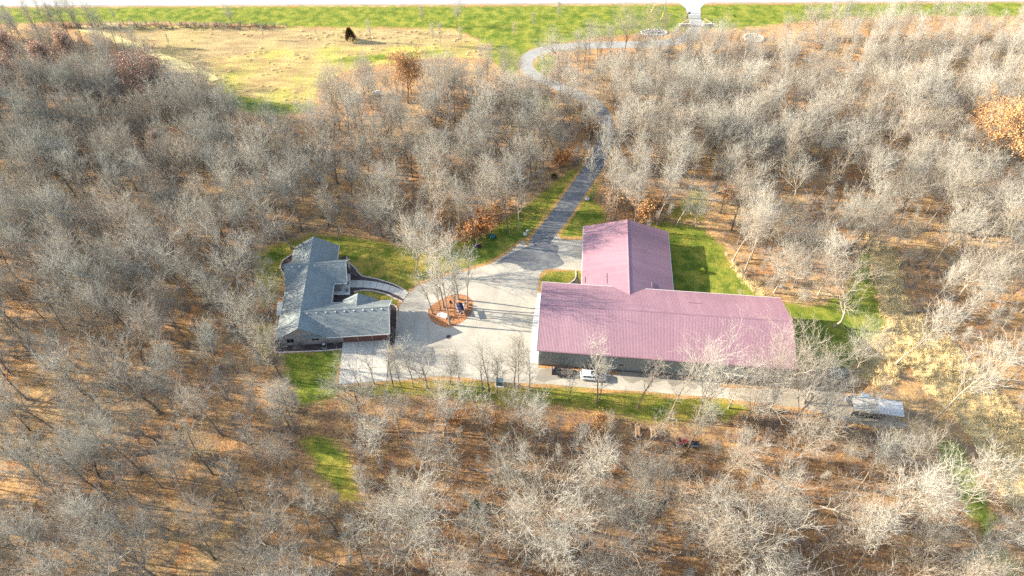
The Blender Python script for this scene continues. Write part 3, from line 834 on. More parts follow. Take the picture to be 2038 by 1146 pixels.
# snow guards: low rails on the roof slopes
def bl(p):
    d = np.array(p[:2]) - B_O
    return float(d @ B_U), float(d @ B_V)
def guard(p0, p1, par, mat='roof_red'):
    a, b = bl(p0), bl(p1)
    def zz(q):
        if q[1] > B_WF:
            return W_ZR - (W_ZR - W_ZE) * abs(q[0] - W_X) / W_HW
        return B_ZR - (B_ZR - B_ZE) * (q[1] / B_WF if q[1] > 0 else -q[1] / B_WN)
    MB().tube([(a[0], a[1], zz(a) + 0.10), (b[0], b[1], zz(b) + 0.10)], 0.06, 5).build("snow_guard", mat, par)
guard((8.59, 100.40, 7.40), (17.98, 99.36, 7.40), roof)
guard((38.51, 97.51, 7.50), (41.74, 97.15, 7.50), roof)
guard((17.02, 108.47, 4.00), (16.89, 106.71, 4.00), wroof)
guard((21.92, 108.44, 5.40), (21.67, 105.11, 5.40), wroof)
guard((31.98, 105.55, 5.60), (31.86, 103.85, 5.60), wroof)
# ribbed wall sheets along the near side and the two gable ends
wp = ribbed_panel("wall_panel", 'wall_metal', 'x', pw, 0.0, B_ZE - 0.25)
def wall_sheets(par, n, loc_fn, rz):
    me = bpy.data.meshes.new("wall_panel")
    prof = [(0.0, 0.0)]
    for k in range(3):
        c = pw * (k + 0.5) / 3
        prof += [(c - 0.055, 0.0), (c - 0.025, 0.03), (c + 0.025, 0.03), (c + 0.055, 0.0)]
    prof.append((pw, 0.0))
    m = len(prof)
    me.from_pydata([(a, -h, 0.12) for a, h in prof] + [(a, -h, B_ZE - 0.2) for a, h in prof], [], [(i, i + 1, m + i + 1, m + i) for i in range(m - 1)])
    me.materials.append(M['wall_metal'])
    for i in range(n):
        inst("wall_panel", me, par, loc_fn(i), rz)
NWALL = int((B_L - 0.9) / pw)
wall_obj = [c for c in barn.children if c.name.startswith("wall")][0]
wall_sheets(wall_obj, NWALL, lambda i: (0.45 + i * pw, -B_WN + 0.47, 0), 0.0)
nE = int((B_WN + B_WF - 1) / pw)
wall_sheets(wall_obj, nE, lambda i: (0.42, B_WF - 0.5 - i * pw, 0), -pi / 2)
MB().box((B_L / 2, -B_WN + 0.44, 0.08), (B_L - 0.9, 0.10, 0.16)).build("skirt", 'dark_metal', barn)
for u, w, h in ((30.6, 1.0, 2.1), (41.5, 1.0, 2.1)):
    dr = MB().box((u, -B_WN + 0.42, h / 2 + 0.12), (w, 0.06, h)).build("door", 'trim', barn)
    MB().box((u, -B_WN + 0.38, h * 0.72 + 0.12), (w * 0.55, 0.04, h * 0.32)).build("pane", 'glass', dr)
    MB().box((u + w * 0.38, -B_WN + 0.36, 1.1), (0.05, 0.06, 0.14)).build("handle", 'dark_metal', dr)
for u in (11.5, 18.0, 24.5, 36.0, 47.0):
    wd = MB().box((u, -B_WN + 0.42, 2.3), (1.3, 0.05, 0.9)).build("window", 'trim', barn)
    MB().box((u, -B_WN + 0.385, 2.3), (1.14, 0.03, 0.74)).build("pane", 'glass', wd)

# ------------------------------------------------------------------ house
house = empty("house", (*hw(0, 0), 0.0), H_YAW, "house with grey-green shingled cross gables and taupe siding", "house")
def hl(p):
    d = np.array(p[:2]) - H_O
    return float(d @ H_U), float(d @ H_V)
def shingled(name, u0, u1, v0, v1, ze, zr, axis, par, th=0.17):
    if axis == 'v':
        m = (u0 + u1) / 2
        q = [[(u0, v0, ze), (m, v0, zr), (m, v1, zr), (u0, v1, ze)], [(m, v0, zr), (u1, v0, ze), (u1, v1, ze), (m, v1, zr)]]
    else:
        m = (v0 + v1) / 2
        q = [[(u0, v0, ze), (u1, v0, ze), (u1, m, zr), (u0, m, zr)], [(u0, m, zr), (u1, m, zr), (u1, v1, ze), (u0, v1, ze)]]
    o = slab_roof(q, th).build(name, 'shingle', par)
    # ridge shingles
    if axis == 'v':
        MB().hexa([(m - .16, v0, zr - .07), (m + .16, v0, zr - .07), (m + .16, v1, zr - .07), (m - .16, v1, zr - .07), (m - .03, v0, zr + .03), (m + .03, v0, zr + .03), (m + .03, v1, zr + .03), (m - .03, v1, zr + .03)]).build("ridge_shingles", 'shingle', o)
    else:
        MB().hexa([(u0, m - .16, zr - .07), (u1, m - .16, zr - .07), (u1, m + .16, zr - .07), (u0, m + .16, zr - .07), (u0, m - .03, zr + .03), (u1, m - .03, zr + .03), (u1, m + .03, zr + .03), (u0, m + .03, zr + .03)]).build("ridge_shingles", 'shingle', o)
    return o
ZE, ZR1 = 3.0, 6.45
gable_walls(MB(), 0.5, 10.5, 0.55, 28.1, ZE, ZR1 - 0.3, 'v').build("wall", 'siding', house)
gable_walls(MB(), 0.3, 12.3, 16.0, 22.9, 3.2, 6.15, 'u').build("wall", 'siding', house)
gable_walls(MB(), 10.0, 24.1, 0.62, 9.25, ZE, 6.05, 'u').build("wall", 'siding', house)
gable_walls(MB(), 14.0, 20.5, 5.0, 9.7, ZE, 4.9, 'v').build("wall", 'siding', house)
r1 = shingled("roof", 0.0, 11.0, 0.0, 28.6, ZE, ZR1, 'v', house)
r2 = shingled("roof", -0.2, 14.0, 15.5, 23.4, 3.2, 6.5, 'u', house)
r3 = shingled("roof", 5.8, 24.6, -0.22, 9.75, ZE - 0.01, 6.4, 'u', house)
r4 = shingled("roof", 13.4, 21.1, 5.2, 10.35, ZE + 0.02, 5.2, 'v', house)
def rake(par, pts, w=0.1, h=0.2, mat='trim'):
    mb = MB()
    for a, b in zip(pts, pts[1:]):
        a, b = Vector(a), Vector(b)
        d = (b - a).normalized()
        s = Vector((-d.y, d.x, 0)).normalized() * w / 2
        z = Vector((0, 0, 1))
        mb.hexa([a - s - z * h, b - s - z * h, b + s - z * h, a + s - z * h, a - s + z * 0.02, b - s + z * 0.02, b + s + z * 0.02, a + s + z * 0.02])
    mb.build("fascia", mat, par)
rake(r3, [(10.9, -0.27, ZE), (24.6, -0.27, ZE)])
rake(r3, [(24.66, -0.22, ZE), (24.66, 4.765, 6.4), (24.66, 9.75, ZE)])
rake(r3, [(11.1, 9.8, ZE), (13.4, 9.8, ZE)])
rake(r2, [(11.1, 15.45, 3.2), (14.0, 15.45, 3.2)])
rake(r2, [(14.06, 15.5, 3.2), (14.06, 19.45, 6.5), (14.06, 23.4, 3.2)])
rake(r1, [(11.05, 9.9, ZE), (11.05, 15.4, ZE)])
rake(r1, [(11.05, 23.5, ZE), (11.05, 28.6, ZE)])
rake(r1, [(-0.05, 0.0, ZE), (-0.05, 15.5, ZE)])
rake(r1, [(0.0, -0.06, ZE), (5.5, -0.06, ZR1), (11.0, -0.06, ZE)], 0.08, 0.16, 'shingle')
# box vents and pipes on the roof
vent = MB().box((0, 0, 0.10), (0.34, 0.34, 0.2), 0, 0.8).mesh("roof_vent", 'trim')
def roof_z(u, v, which):
    if which == 1: return ZR1 - (ZR1 - ZE) * abs(u - 5.5) / 5.5
    if which == 2: return 6.5 - 3.3 * abs(v - 19.45) / 3.95
    if which == 3: return 6.4 - 3.4 * abs(v - 4.765) / 4.985
def pipe(par, u, v, which, h=0.35, r=0.05):
    MB().tube([(u, v, roof_z(u, v, which) - 0.1), (u, v, roof_z(u, v, which) + h)], r, 8).build("vent_pipe", 'trim', par)
for i in range(9):
    u = 6.9 + i * 2.02
    inst("roof_vent", vent, r3, (u, 4.3, roof_z(u, 4.3, 3) - 0.02))
for i in range(4):
    u = 1.6 + i * 1.75
    inst("roof_vent", vent, r2, (u, 18.9, roof_z(u, 18.9, 2) - 0.02))
for v in (2.5, 4.2, 6.0, 7.4, 9.3, 12.5, 25.5):
    inst("roof_vent", vent, r1, (5.05, v, roof_z(5.05, v, 1) - 0.02), 0, (0.7, 0.7, 0.8))
for v in (7.2, 8.6):
    inst("roof_vent", vent, r4, (16.7, v, 4.9), 0, (0.7, 0.7, 0.8))
pipe(r1, 7.8, 25.3, 1); pipe(r3, 11.0, 1.5, 3, 0.45, 0.07); pipe(r3, 22.9, 2.4, 3, 0.3); pipe(r4, 20.6, 8.2, 3, 0.2)
# windows, doors and fittings of the house
def window(u, v, z, w, h, panes, face='near'):
    if face == 'near':
        fr = MB().box((u, v, z), (w + 0.16, 0.08, h + 0.16)).build("window", 'trim' if False else 'siding', house)
        for k in range(panes):
            MB().box((u - w / 2 + (k + 0.5) * w / panes, v - 0.045, z), (w / panes - 0.08, 0.03, h)).build("pane", 'glass', fr)
    else:
        fr = MB().box((u, v, z), (0.08, w + 0.16, h + 0.16)).build("window", 'trim', house)
        for k in range(panes):
            MB().box((u + 0.045, v - w / 2 + (k + 0.5) * w / panes, z), (0.03, w / panes - 0.08, h)).build("pane", 'glass', fr)
window(2.75, 0.52, 1.75, 1.6, 1.2, 2)
window(8.2, 0.52, 2.05, 1.6, 1.2, 2)
window(11.6, 0.6, 2.35, 0.7, 0.45, 1)
window(12.32, 20.9, 1.7, 2.0, 1.5, 2, 'side')
window(12.32, 17.2, 1.5, 1.4, 2.3, 2, 'side')
window(10.52, 12.6, 1.6, 2.2, 1.6, 2, 'side')
window(10.52, 25.8, 1.7, 1.8, 1.3, 2, 'side')
window(24.12, 5.0, 1.7, 1.2, 1.2, 1, 'side')
for u, z in ((7.6, 3.25), (8.15, 3.27), (8.7, 3.3), (12.05, 2.0), (12.5, 2.0)):
    MB().box((u, 0.44 if u < 10 else 0.52, z), (0.26, 0.2, 0.26), 0, 0.8).build("wall_vent", 'white_plastic', house)
MB().box((10.85, 0.47, 1.55), (0.34, 0.2, 0.6)).build("meter_box", 'steel', house)
MB().tube([(10.85, 0.47, 1.3), (10.7, 0.42, 0.3), (10.0, 0.2, 0.1)], 0.03, 6).build("conduit", 'steel', house)
ac = empty("air_conditioner", (*hw(9.9, -0.35), 0.0), H_YAW, "dark square air conditioner unit in the bed below the taupe gable", "air conditioner")
MB().box((0, 0, 0.06), (1.0, 1.0, 0.12)).build("pad", 'concrete', ac)
MB().box((0, 0, 0.55), (0.82, 0.82, 0.85)).build("casing", 'dark_metal', ac, bevel=0.04)
MB().lathe((0, 0, 0.99), [(0.34, 0), (0.30, 0.05), (0.12, 0.06)], 16).build("fan_guard", 'trim', ac)
for u0, w in ((14.2, 2.9), (17.4, 2.9), (20.6, 3.1)):
    gd = MB().box((u0 + w / 2, 0.56, 1.2), (w, 0.06, 2.4)).build("garage_door", 'garage', house)
    for k in range(4):
        MB().box((u0 + w / 2, 0.515, 0.32 + k * 0.59), (w - 0.08, 0.04, 0.54)).build("panel", 'garage', gd)
MB().box((19.0, 0.58, 2.62), (10.2, 0.05, 0.4)).build("header", 'garage', house)
for v in (15.9, 18.2, 22.9):
    MB().box((13.55, v, 1.55), (0.34, 0.34, 3.1)).build("porch_post", 'trim', house)
    MB().box((13.55, v, 0.5), (0.55, 0.55, 1.0)).build("post_base", 'stone_grey', house)
fd = MB().box((12.34, 19.0, 1.15), (0.08, 1.1, 2.2)).build("front_door", 'garage', house)
MB().box((12.40, 19.4, 1.1), (0.08, 0.05, 0.2)).build("handle", 'steel', fd)

# ------------------------------------------------------------------ vehicles and loose things
def loft(st):
    """st: (x, half width, z bottom, z top, shoulder ratio)"""
    mb = MB()
    vs, fs = [], []
    for x, h, zb, zt, k in st:
        q = [(-h * 0.93, zb), (h * 0.93, zb), (h, zb + (zt - zb) * 0.25), (h, zb + (zt - zb) * 0.7), (h * k, zt - (zt - zb) * 0.06), (h * k * 0.85, zt), (-h * k * 0.85, zt), (-h * k, zt - (zt - zb) * 0.06), (-h, zb + (zt - zb) * 0.7), (-h, zb + (zt - zb) * 0.25)]
        vs += [(x, y, z) for y, z in q]
    n = 10
    for i in range(len(st) - 1):
        for k in range(n):
            fs.append((i * n + k, i * n + (k + 1) % n, (i + 1) * n + (k + 1) % n, (i + 1) * n + k))
    fs.append(tuple(range(n))[::-1]); fs.append(tuple(range((len(st) - 1) * n, len(st) * n)))
    return mb.add(vs, fs)
def wheel(par, x, y, r=0.38, w=0.26, rim='steel'):
    t = MB()
    pts = [(x, y - w / 2, r), (x, y - w / 2 + 0.03, r), (x, y + w / 2 - 0.03, r), (x, y + w / 2, r)]
    t.tube(pts, [r * 0.93, r, r, r * 0.93], 16)
    o = t.build("wheel", 'black', par, smooth=False)
    s = 1 if y > 0 else -1
    MB().tube([(x, y + s * w * 0.3, r), (x, y + s * (w / 2 + 0.012), r)], [r * 0.62, r * 0.58], 12).build("rim", rim, o)
    return o

suv = empty("parked_suv", (*(17.25, 82.81), 0.017), -0.075, "white four door utility vehicle with sunroof parked beside the barn", "car")
body = loft([(-2.72, 0.84, 0.55, 0.95, 0.95), (-2.64, 0.95, 0.42, 1.12, 0.96), (-1.9, 0.99, 0.36, 1.16, 0.96), (0.9, 0.99, 0.36, 1.17, 0.95), (1.35, 0.98, 0.36, 1.14, 0.93), (2.25, 0.94, 0.38, 1.05, 0.9), (2.62, 0.86, 0.42, 0.94, 0.88), (2.74, 0.72, 0.5, 0.82, 0.88)]).build("body", 'white_paint', suv, smooth=True)
cab = loft([(-2.62, 0.86, 1.08, 1.16, 0.98), (-2.42, 0.84, 1.08, 1.84, 0.90), (-1.9, 0.84, 1.08, 1.93, 0.90), (0.1, 0.84, 1.08, 1.93, 0.90), (0.42, 0.84, 1.08, 1.84, 0.90), (1.22, 0.85, 1.08, 1.16, 0.97)]).build("cabin", 'white_paint', suv, smooth=True)
MB().hexa([(0.50, -0.70, 1.80), (0.50, 0.70, 1.80), (1.17, 0.78, 1.20), (1.17, -0.78, 1.20), (0.54, -0.70, 1.84), (0.54, 0.70, 1.84), (1.22, 0.78, 1.235), (1.22, -0.78, 1.235)]).build("windshield", 'glass', suv)
MB().hexa([(-2.50, -0.68, 1.72), (-2.50, 0.68, 1.72), (-2.62, 0.74, 1.22), (-2.62, -0.74, 1.22), (-2.53, -0.68, 1.72), (-2.53, 0.68, 1.72), (-2.66, 0.74, 1.22), (-2.66, -0.74, 1.22)]).build("rear_window", 'glass', suv)
for s in (-1, 1):
    for x0, x1, xt0, xt1 in ((-2.3, -1.55, -2.2, -1.55), (-1.45, -0.5, -1.45, -0.5), (-0.4, 0.72, -0.4, 0.36)):
        y0, y1 = s * 0.862, s * 0.83
        MB().hexa([(x0, y0 - s * 0.05, 1.2), (x1, y0 - s * 0.05, 1.2), (xt1, y1 - s * 0.05, 1.7), (xt0, y1 - s * 0.05, 1.7), (x0, y0 + s * 0.012, 1.2), (x1, y0 + s * 0.012, 1.2), (xt1, y1 + s * 0.012, 1.7), (xt0, y1 + s * 0.012, 1.7)]).build("side_window", 'glass', suv)
    for x in (-0.45, 0.62):
        MB().box((x - 0.35, s * 0.995, 1.02), (0.2, 0.03, 0.04)).build("door_handle", 'steel', suv)
    MB().box((0.78, s * 1.06, 1.26), (0.16, 0.22, 0.17)).build("mirror", 'white_paint', suv)
    MB().box((2.56, s * 0.66, 0.86), (0.22, 0.36, 0.16)).build("headlight", 'lamp', suv)
    MB().box((-2.68, s * 0.82, 1.0), (0.1, 0.2, 0.34)).build("tail_light", 'amber', suv)
    MB().tube([(-2.2, s * 0.66, 1.98), (0.0, s * 0.66, 1.98)], 0.03, 6).build("roof_rail", 'dark_metal', suv)
MB().box((-0.25, 0.0, 1.932), (0.75, 0.95, 0.02)).build("sunroof", 'glass', suv)
MB().box((2.74, 0, 0.62), (0.06, 1.1, 0.24)).build("grille", 'dark_metal', suv)
MB().box((0.0, 0, 0.40), (4.9, 1.86, 0.16)).build("underbody", 'dark_metal', suv)
for x in (-1.72, 1.70):
    for y in (-0.86, 0.86):
        wheel(suv, x, y)

tr = empty("utility_trailer", (*(10.74, 83.98), 0.017), -0.085, "dark low utility trailer loaded with brush behind the white vehicle", "trailer")
MB().box((0, 0, 0.55), (4.4, 1.9, 0.10)).build("bed", 'grey_wood', tr)
for s in (-1, 1):
    rl = MB().box((0, s * 0.97, 1.1), (4.4, 0.05, 0.05)).build("side_rail", 'dark_metal', tr)
    for k in range(6):
        MB().box((-2.15 + k * 0.86, s * 0.97, 0.82), (0.05, 0.05, 0.55)).build("stake", 'dark_metal', rl)
    MB().box((0, s * 0.97, 0.68), (4.4, 0.04, 0.2)).build("side_board", 'maroon', tr)
    MB().box((-0.1, s * 1.13, 0.82), (1.7, 0.26, 0.05)).build("fender", 'black', tr)
    for x in (-0.5, 0.35):
        wheel(tr, x, s * 1.12, 0.34, 0.2)
    MB().box((-2.22, s * 0.85, 0.6), (0.06, 0.24, 0.14)).build("tail_light", 'amber', tr)
MB().box((-2.2, 0, 0.95), (0.06, 1.9, 0.8)).build("tailgate", 'maroon', tr)
MB().box((-2.0, 0.45, 1.0), (0.35, 0.5, 0.5)).build("bin", 'lamp', tr)
MB().tube([(2.2, -0.6, 0.5), (3.2, 0, 0.45), (2.2, 0.6, 0.5)], 0.05, 6).build("tongue", 'dark_metal', tr)
rt = random.Random(2)
load = MB()
for k in range(240):
    x, y = rt.uniform(-1.8, 2.0), rt.uniform(-0.8, 0.8)
    a, b = rt.uniform(0, 6.28), rt.uniform(-0.2, 0.5)
    l = rt.uniform(0.5, 1.1)
    p = Vector((x, y, 0.62 + rt.uniform(0, 0.45)))
    load.tube([p, p + Vector((cos(a) * l * 0.6, sin(a) * l * 0.4, b * l * 0.6))], [0.025, 0.008], 3, False)
tag(load.build("brush_load", 'grey_wood', None, tr.location, -0.085), "heap of cut brush lying in the dark utility trailer", "brush", kind="stuff")

ub = empty("utility_cabinet", (*(-2.60, 81.15), 0.0), -0.06, "grey-green utility cabinet on a white pad at the forecourt edge", "utility box")
MB().box((0, 0, 0.08), (1.8, 1.6, 0.16)).build("pad", 'white_concrete', ub)
MB().box((0, 0.1, 0.78), (1.45, 1.15, 1.24), 0, 0.97).build("cabinet", 'green_box', ub, bevel=0.03)
MB().box((0, 0.1, 1.43), (1.55, 1.25, 0.08)).build("lid", 'green_box', ub)
MB().box((0, -0.50, 0.72), (0.06, 0.06, 0.9)).build("door_seam", 'dark_metal', ub)

# furniture on the mulch island
bench = empty("garden_bench", (*(-16.01, 99.60), 0.03), radians(-22), "white weathered bench with curved back on the mulched island", "bench")
for k in range(4):
    MB().box((0, -0.38 + k * 0.13, 0.44), (2.3, 0.11, 0.04)).build("seat_slat", 'pinkwhite', bench)
for k in range(6):
    a = k / 5.0
    MB().box((0, 0.16 + 0.16 * a * a + 0.05 * a, 0.52 + 0.13 * k), (2.3, 0.06, 0.115)).build("back_slat", 'pinkwhite', bench)
for x in (-1.05, 1.05):
    MB().box((x, -0.36, 0.21), (0.1, 0.1, 0.42)).build("leg", 'pinkwhite', bench)
    MB().box((x, 0.16, 0.21), (0.1, 0.1, 0.42)).build("leg", 'pinkwhite', bench)
    MB().box((x, -0.1, 0.66), (0.1, 0.66, 0.06)).build("armrest", 'pinkwhite', bench)
    MB().box((x, -0.36, 0.54), (0.08, 0.08, 0.22)).build("arm_post", 'pinkwhite', bench)

sw = empty("canopy_swing", (*(-11.82, 100.95), 0.03), radians(-72), "garden swing with dark navy canopy and pale frame on the mulched island", "swing")
MB().hexa([(-1.25, -0.75, 1.95), (1.25, -0.75, 1.95), (1.25, 0.0, 2.2), (-1.25, 0.0, 2.2), (-1.25, -0.75, 2.0), (1.25, -0.75, 2.0), (1.25, 0.0, 2.26), (-1.25, 0.0, 2.26)]).build("canopy", 'navy', sw)
MB().hexa([(-1.25, 0.0, 2.2), (1.25, 0.0, 2.2), (1.25, 0.75, 1.85), (-1.25, 0.75, 1.85), (-1.25, 0.0, 2.26), (1.25, 0.0, 2.26), (1.25, 0.75, 1.9), (-1.25, 0.75, 1.9)]).build("canopy_flap", 'navy', sw)
for x in (-1.3, 1.3):
    MB().tube([(x, -0.85, 0), (x, 0, 2.1)], 0.045, 8).build("frame_leg", 'pinkwhite', sw)
    MB().tube([(x, 0.85, 0), (x, 0, 2.1)], 0.045, 8).build("frame_leg", 'pinkwhite', sw)
    MB().tube([(x * 0.85, 0, 2.05), (x * 0.85, -0.05, 0.6)], 0.02, 6).build("hanger", 'steel', sw)
MB().tube([(-1.3, 0, 2.1), (1.3, 0, 2.1)], 0.045, 8).build("top_bar", 'pinkwhite', sw)
MB().tube([(-1.33, 0.78, 1.9), (1.33, 0.78, 1.9)], 0.04, 8).build("canopy_bar", 'pinkwhite', sw)
MB().tube([(-1.33, -0.78, 1.98), (1.33, -0.78, 1.98)], 0.04, 8).build("canopy_bar", 'pinkwhite', sw)
MB().box((0, -0.05, 0.55), (2.0, 0.55, 0.1)).build("seat", 'navy', sw)
MB().box((0, 0.24, 0.85), (2.0, 0.1, 0.55)).build("backrest", 'navy', sw)

lp = empty("garden_lantern", (*(-11.19, 102.32), 0.03), 0, "small white globe lantern on a post behind the canopy swing", "lantern")
MB().tube([(0, 0, 0), (0, 0, 0.7)], 0.05, 8).build("post", 'grey_wood', lp)
MB().lathe((0, 0, 0.68), [(0.10, 0), (0.24, 0.12), (0.28, 0.26), (0.2, 0.42), (0.05, 0.5)], 14).build("globe", 'white_plastic', lp, smooth=True)
def chair(px, rz, lab):
    c = empty("garden_chair", (*px, 0.03), rz, lab, "chair", "chairs by the canopy swing")
    MB().box((0, 0, 0.42), (0.55, 0.55, 0.06)).build("seat", 'dark_metal', c)
    MB().box((0, 0.27, 0.72), (0.55, 0.05, 0.6)).build("backrest", 'dark_metal', c)
    for x in (-0.24, 0.24):
        for y in (-0.24, 0.24):
            MB().box((x, y, 0.2), (0.05, 0.05, 0.4)).build("leg", 'dark_metal', c)
chair((-10.65, 103.40), 2.4, "dark garden chair behind the swing near the island's far edge")
chair((-14.17, 103.55), 0.6, "dark garden chair between the tree trunks left of the swing")

# boulders
def rock_mesh(seed, r=1.0, n=2):
    bm = bmesh.new()
    bmesh.ops.create_icosphere(bm, subdivisions=n, radius=r)
    rr = random.Random(seed)
    ax = [Vector((rr.uniform(-1, 1), rr.uniform(-1, 1), rr.uniform(-1, 1))).normalized() for _ in range(9)]
    dp = [rr.uniform(0.55, 0.95) for _ in ax]
    for v in bm.verts:
        for a, d in zip(ax, dp):
            k = v.co.dot(a)
            if k > d * r:
                v.co -= a * (k - d * r) * 0.85
        v.co.z *= 0.75
    me = bpy.data.meshes.new("rock")
    bm.to_mesh(me); bm.free()
    return me
ROCKS = []
for sd in range(5):
    me = rock_mesh(sd + 3)
    me.materials.append(M['stone']); ROCKS.append(me)
ROCKG = []
for sd in range(3):
    me = rock_mesh(sd + 30)
    me.materials.append(M['stone_grey']); ROCKG.append(me)
def boulder(p, r, lab, pool, k, rz=0.0, squash=1.0):
    o = bpy.data.objects.new("boulder", pool[k % len(pool)])
    COL.objects.link(o)
    o.location = (p[0], p[1], r * 0.45)
    o.scale = (r, r * squash, r * 0.95)
    o.rotation_euler = (0, 0, rz)
    tag(o, lab, "boulder")
whi = []
boulder((3.28, 127.01), 0.62, "larger white boulder on the verge where driveway meets forecourt", ROCKS, 0, 0.4)
boulder((4.01, 128.33), 0.50, "smaller white boulder just behind the larger one beside the driveway", ROCKS, 1, 1.4)
boulder((20.20, 140.79), 0.75, "tan boulder alone on the lawn right of the driveway", ROCKS, 2, 2.0)
boulder((64.09, 108.93), 0.65, "dark grey rock at the wood edge behind the long barn", ROCKG, 0, 0.2)
boulder((19.95, 152.69), 0.45, "small grey rock at the left verge of the driveway in woods", ROCKG, 1, 0.9)

# things on the leafy lawn left of the driveway
st = empty("feeder_post", (*(-8.13, 125.53), 0.0), 0, "slim dark bird feeder post with purple base on leafy lawn", "bird feeder")
MB().tube([(0, 0, 0), (0, 0, 0.55)], [0.2, 0.12], 8).build("base", 'purple', st)
MB().tube([(0, 0, 0.5), (0, 0, 1.5)], 0.07, 8).build("post", 'black', st)
MB().box((0, 0, 1.62), (0.34, 0.34, 0.26)).build("feeder", 'black', st)
MB().lathe((0, 0, 1.74), [(0.32, 0), (0.18, 0.12), (0.02, 0.2)], 10).build("cap", 'maroon', st)
tb = empty("teal_tub", (*(-4.94, 125.90), 0.0), 0.3, "rounded teal tub standing on the leafy lawn", "tub")
MB().lathe((0, 0, 0), [(0.40, 0), (0.62, 0.25), (0.66, 0.6), (0.55, 0.9), (0.42, 0.98), (0.40, 0.9)], 18).build("body", 'teal', tb, smooth=True)
MB().box((0.78, 0.0, 0.35), (0.3, 0.35, 0.6)).build("side_box", 'maroon', tb)
MB().tube([(-0.55, -0.3, 0.9), (-0.75, -0.4, 0.5), (-0.72, -0.42, 0.2)], 0.05, 6).build("handle", 'trim', tb)
fp = empty("fire_bowl", (*(-8.23, 122.60), 0.0), 0, "low dark fire bowl with a rusty hood on the lawn below feeder", "fire bowl")
MB().lathe((0, 0, 0), [(0.45, 0), (0.62, 0.25), (0.58, 0.3), (0.3, 0.15)], 14).build("bowl", 'dark_metal', fp)
MB().lathe((0.1, 0, 0.3), [(0.34, 0), (0.14, 0.5), (0.1, 0.85)], 10).build("hood", 'maroon', fp)
MB().box((-0.9, 0.12, 0.22), (0.6, 0.5, 0.44)).build("log_box", 'purple', fp)

# firewood racks in the lower woods
def rack(p, lab, sd):
    t = empty("firewood_rack", (*p, -0.05), -0.1, lab, "firewood rack", "firewood racks in the lower woods")
    r = random.Random(sd)
    for y in (-1.15, 1.15):
        MB().tube([(-0.5, y, 1.5), (-0.5, y, 0.06), (0.5, y, 0.06), (0.5, y, 1.5)], 0.05, 8).build("end_frame", 'white_plastic', t)
    for x in (-0.45, 0.45):
        MB().tube([(x, -1.15, 0.1), (x, 1.15, 0.1)], 0.04, 6).build("rail", 'white_plastic', t)
    me = [MB().tube([(0, -1.08 + r.uniform(-.1, .1), 0), (0, 1.08 + r.uniform(-.1, .1), 0)], r.uniform(0.085, 0.11), 7).mesh("log", 'wood') for _ in range(3)]
    for i in range(4):
        for j in range(5):
            o = inst("log", me[(i + j) % 3], t, (-0.33 + i * 0.215 + r.uniform(-.02, .02), 0, 0.26 + j * 0.205), 0)
            o.rotation_euler = (0, r.uniform(0, 6), r.uniform(-.02, .02))
rack((25.01, 69.53), "stacked firewood rack in lower woods, nearer the forecourt of the two", 1)
rack((28.04, 69.30), "stacked firewood rack in lower woods, nearer the red tractor of the two", 2)

# small red tractor with a cart
tc = empty("garden_tractor", (*(33.61, 67.29), -0.1), -0.12, "red and black garden tractor half hidden by branches in lower woods", "tractor")
MB().box((0.55, 0, 0.95), (1.3, 0.75, 0.6), 0, 0.85).build("hood", 'red', tc, bevel=0.05)
MB().box((-0.5, 0, 0.75), (1.0, 1.0, 0.3)).build("chassis", 'red', tc)
for s in (-1, 1):
    MB().box((-0.75, s * 0.55, 1.0), (0.9, 0.3, 0.2), 0, 0.8).build("fender", 'red', tc)
    wheel(tc, -0.75, s * 0.62, 0.55, 0.34)
    wheel(tc, 0.9, s * 0.52, 0.36, 0.24)
MB().box((-0.75, 0, 1.15), (0.5, 0.5, 0.12)).build("seat", 'black', tc)
MB().box((-1.0, 0, 1.45), (0.12, 0.5, 0.6)).build("seat_back", 'black', tc)
MB().tube([(0.0, 0, 1.1), (-0.25, 0, 1.45)], 0.03, 6).build("steering_column", 'black', tc)
MB().tube([(-0.18 + 0.0, -0.2, 1.45), (-0.25, 0, 1.5), (-0.18, 0.2, 1.45)], 0.03, 6).build("steering_wheel", 'black', tc)
ct = empty("garden_cart", (*(35.89, 66.74), -0.1), -0.12, "dark grey two wheeled cart next to the red tractor", "cart")
MB().box((0, 0, 0.62), (1.5, 1.0, 0.08)).build("bed", 'dark_metal', ct)
for s in (-1, 1):
    MB().box((0, s * 0.5, 0.85), (1.5, 0.04, 0.4)).build("side", 'blue' if s < 0 else 'dark_metal', ct)
    wheel(ct, 0, s * 0.62, 0.34, 0.18)
    MB().box((s * 0.75, 0, 0.85), (0.04, 1.0, 0.4)).build("end", 'dark_metal', ct)
MB().tube([(-0.75, 0, 0.5), (-1.5, 0, 0.4)], 0.04, 6).build("drawbar", 'dark_metal', ct)

# open fronted shelter at the end of the lane
A, Bq, Cq, Dq = (68.71, 76.56, 3.00), (73.76, 75.84, 3.00), (77.01, 73.94, 3.00), (76.40, 71.75, 2.60)
sh = empty("open_shelter", (*(73.43, 74.17), 0.0), -0.18, "open fronted shelter with weathered grey sheet roof at the lane end", "shelter")
for k in range(6):
    x0, x1 = -4.6 + k * 1.62, -4.6 + (k + 1) * 1.62 - 0.02
    MB().hexa([(x0, -1.5, 2.35), (x1, -1.5, 2.35), (x1, 1.9, 2.75), (x0, 1.9, 2.75), (x0, -1.5, 2.42), (x1, -1.5, 2.42), (x1, 1.9, 2.82), (x0, 1.9, 2.82)]).build("roof_sheet", 'grey_sheet' if k < 3 else 'grey_sheet_b', sh)
for x in (-4.4, -1.2, 2.0, 4.9):
    for y in (-1.35, 1.75):
        MB().box((x, y, 1.18 if y < 0 else 1.35), (0.14, 0.14, 2.36 if y < 0 else 2.7)).build("post", 'grey_wood', sh)
